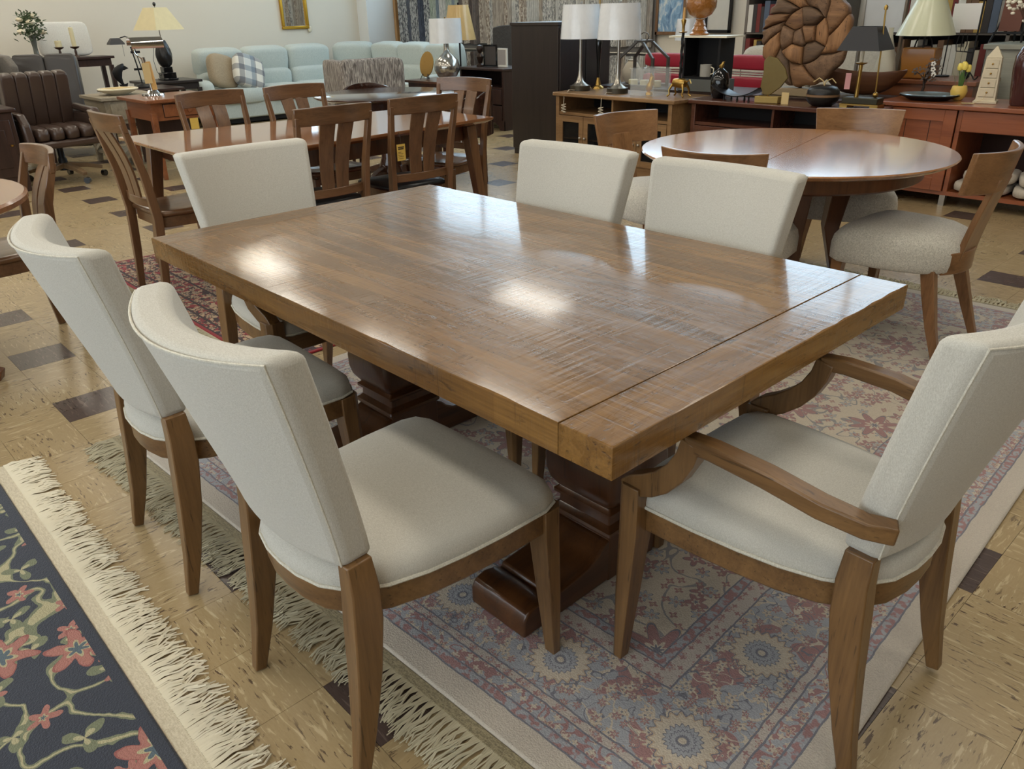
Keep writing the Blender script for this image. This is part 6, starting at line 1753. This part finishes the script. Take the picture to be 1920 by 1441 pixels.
# bookcase of sample books
def bookcase(x0, x1, label, seed, z_list):
    t = thing('bookcase', label, 'bookcase', ((x0 + x1) / 2, 7.22, 0))
    a = (x1 - x0) / 2
    sw = mat('bookcase_grey', rgb(120, 112, 104), 0.6)
    for s in (-1, 0, 1):
        MB().bx(a * s - 0.015, a * s + 0.015, -0.16, 0.16, 0.0, 1.85).build('upright', sw, t)
    for z in z_list + [1.83]:
        MB().bx(-a, a, -0.16, 0.16, z - 0.02, z).build('shelf', sw, t)
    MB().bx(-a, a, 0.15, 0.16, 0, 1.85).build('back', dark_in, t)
    return t
BZ = [0.30, 0.72, 1.12, 1.50]
bookcase(-3.55, -2.45, 'grey bookcase of fabric sample books behind the driftwood disc', 1, BZ)
bookcase(-2.15, 0.35, 'long grey bookcase of fabric sample books behind the cherry sideboard', 2, BZ)
cols = {'cream': rgb(206, 196, 172), 'grey': rgb(150, 146, 138), 'white': rgb(226, 222, 212), 'brown': rgb(116, 88, 66), 'red': rgb(120, 52, 48), 'charcoal': rgb(62, 58, 58), 'gold': rgb(184, 152, 84), 'slate blue': rgb(92, 104, 122)}
rnd = random.Random(17)
bmesh_ = MB().bx(-0.5, 0.5, -0.12, 0.12, 0.0, 1.0).mesh('book')
for (xa, xb, where) in ((-3.52, -2.48, 'bookcase behind the driftwood disc'), (-2.12, 0.32, 'long bookcase behind the sideboard')):
    for z in (0.72, 1.12):
        x = xa
        while x < xb - 0.05:
            wd_ = rnd.uniform(0.035, 0.075)
            if x < (xa + xb) / 2 + 0.016 and x + wd_ > (xa + xb) / 2 - 0.016:
                x = (xa + xb) / 2 + 0.017
                continue
            nm = rnd.choice(list(cols))
            o = bpy.data.objects.new('sample_book', bmesh_.copy())
            o.data.materials.append(mat('book_' + nm.replace(' ', '_'), cols[nm], 0.7))
            COL.objects.link(o)
            o.scale = (wd_ * 0.94, 1, rnd.uniform(0.25, 0.34))
            o.location = (x + wd_ / 2, 7.16, z + 0.001)
            tag(o, '%s sample book on the %s shelf of the %s' % (nm, 'upper' if z > 1 else 'lower', where), 'book', '%s books, %s, %s' % (nm, where, 'upper' if z > 1 else 'lower'))
            x += wd_
# white paper roll panel and easel with card, terracotta block
wr = MB().box(0, 0, 0.62, 0.36, 0.02, 0.46, 0, radians(4)).build('sample_sheet', mat('white_film', rgb(222, 226, 230), 0.25, coat=0.3, bumpy=(8, 0.15)))
tag(wr, 'large translucent white sheet hanging before the sample books', 'sheet')
place(wr, (-1.66, 6.2, 0.76))
MB().bx(-0.19, 0.19, -0.02, 0.02, 0.85, 0.87).bx(-0.19, -0.17, -0.02, 0.02, -0.758, 0.87).bx(0.17, 0.19, -0.02, 0.02, -0.758, 0.87).build('stand', steel, wr)
ez = thing('display_easel', 'small dark easel holding a terracotta-brown panel on the grey cabinet', 'easel', (-0.72, 6.50, 1.061))
for s in (-1, 1):
    MB().tube([(0.12 * s, -0.08, 0.008), (0.07 * s, -0.01, 0.2), (0.04 * s, 0.02, 0.45)], 0.009, 6).build('leg', black_m, ez)
MB().tube([(0, 0.14, 0.008), (0, 0.03, 0.4)], 0.009, 6).build('rear_leg', black_m, ez)
MB().bx(-0.11, 0.11, -0.075, -0.03, 0.07, 0.085).build('ledge', black_m, ez)
MB().box(0, -0.03, 0.27, 0.16, 0.02, 0.36, 0, radians(-5)).build('panel', mat('terracotta_leather', rgb(118, 72, 56), 0.6, bumpy=(30, 0.1)), ez)
wcd = thing('sign_card', 'blank white card on a thin black holder', 'card', (-0.93, 6.06, 0.816))
MB().bx(-0.11, 0.11, -0.004, 0.004, 0.36, 0.55).build('card', mat('white_card', rgb(235, 230, 225), 0.7), wcd)
MB().tube([(-0.11, 0.008, 0.01), (-0.11, 0.008, 0.56)], 0.005, 6).build('holder', black_m, wcd)
MB().lathe([(0, 0.001), (0.06, 0.001), (0.06, 0.010), (0, 0.012)], 16, (-0.11, 0.008, 0)).build('foot', black_m, wcd)
sgt = thing('grey_cabinet', 'grey-green washed cabinet behind the tulips and obelisk', 'cabinet', (-0.35, 6.60, 0))
ggm = wood('grey_green_wash', rgb(150, 150, 136), rgb(178, 176, 160), 0, 1, 0.6)
MB().bx(-0.45, 0.65, -0.30, 0.30, 0.08, 1.02).build('body', ggm, sgt, bevel=0.004)
MB().bx(-0.48, 0.68, -0.33, 0.32, 1.02, 1.06).build('top', ggm, sgt, bevel=0.006)
MB().bx(-0.45, 0.65, -0.28, 0.28, 0.0, 0.08).build('plinth', ggm, sgt)
for k in range(2):
    xa = -0.40 + k * 0.53
    MB().bx(xa, xa + 0.47, -0.315, -0.30, 0.14, 0.96).build('door', ggm, sgt, bevel=0.006)
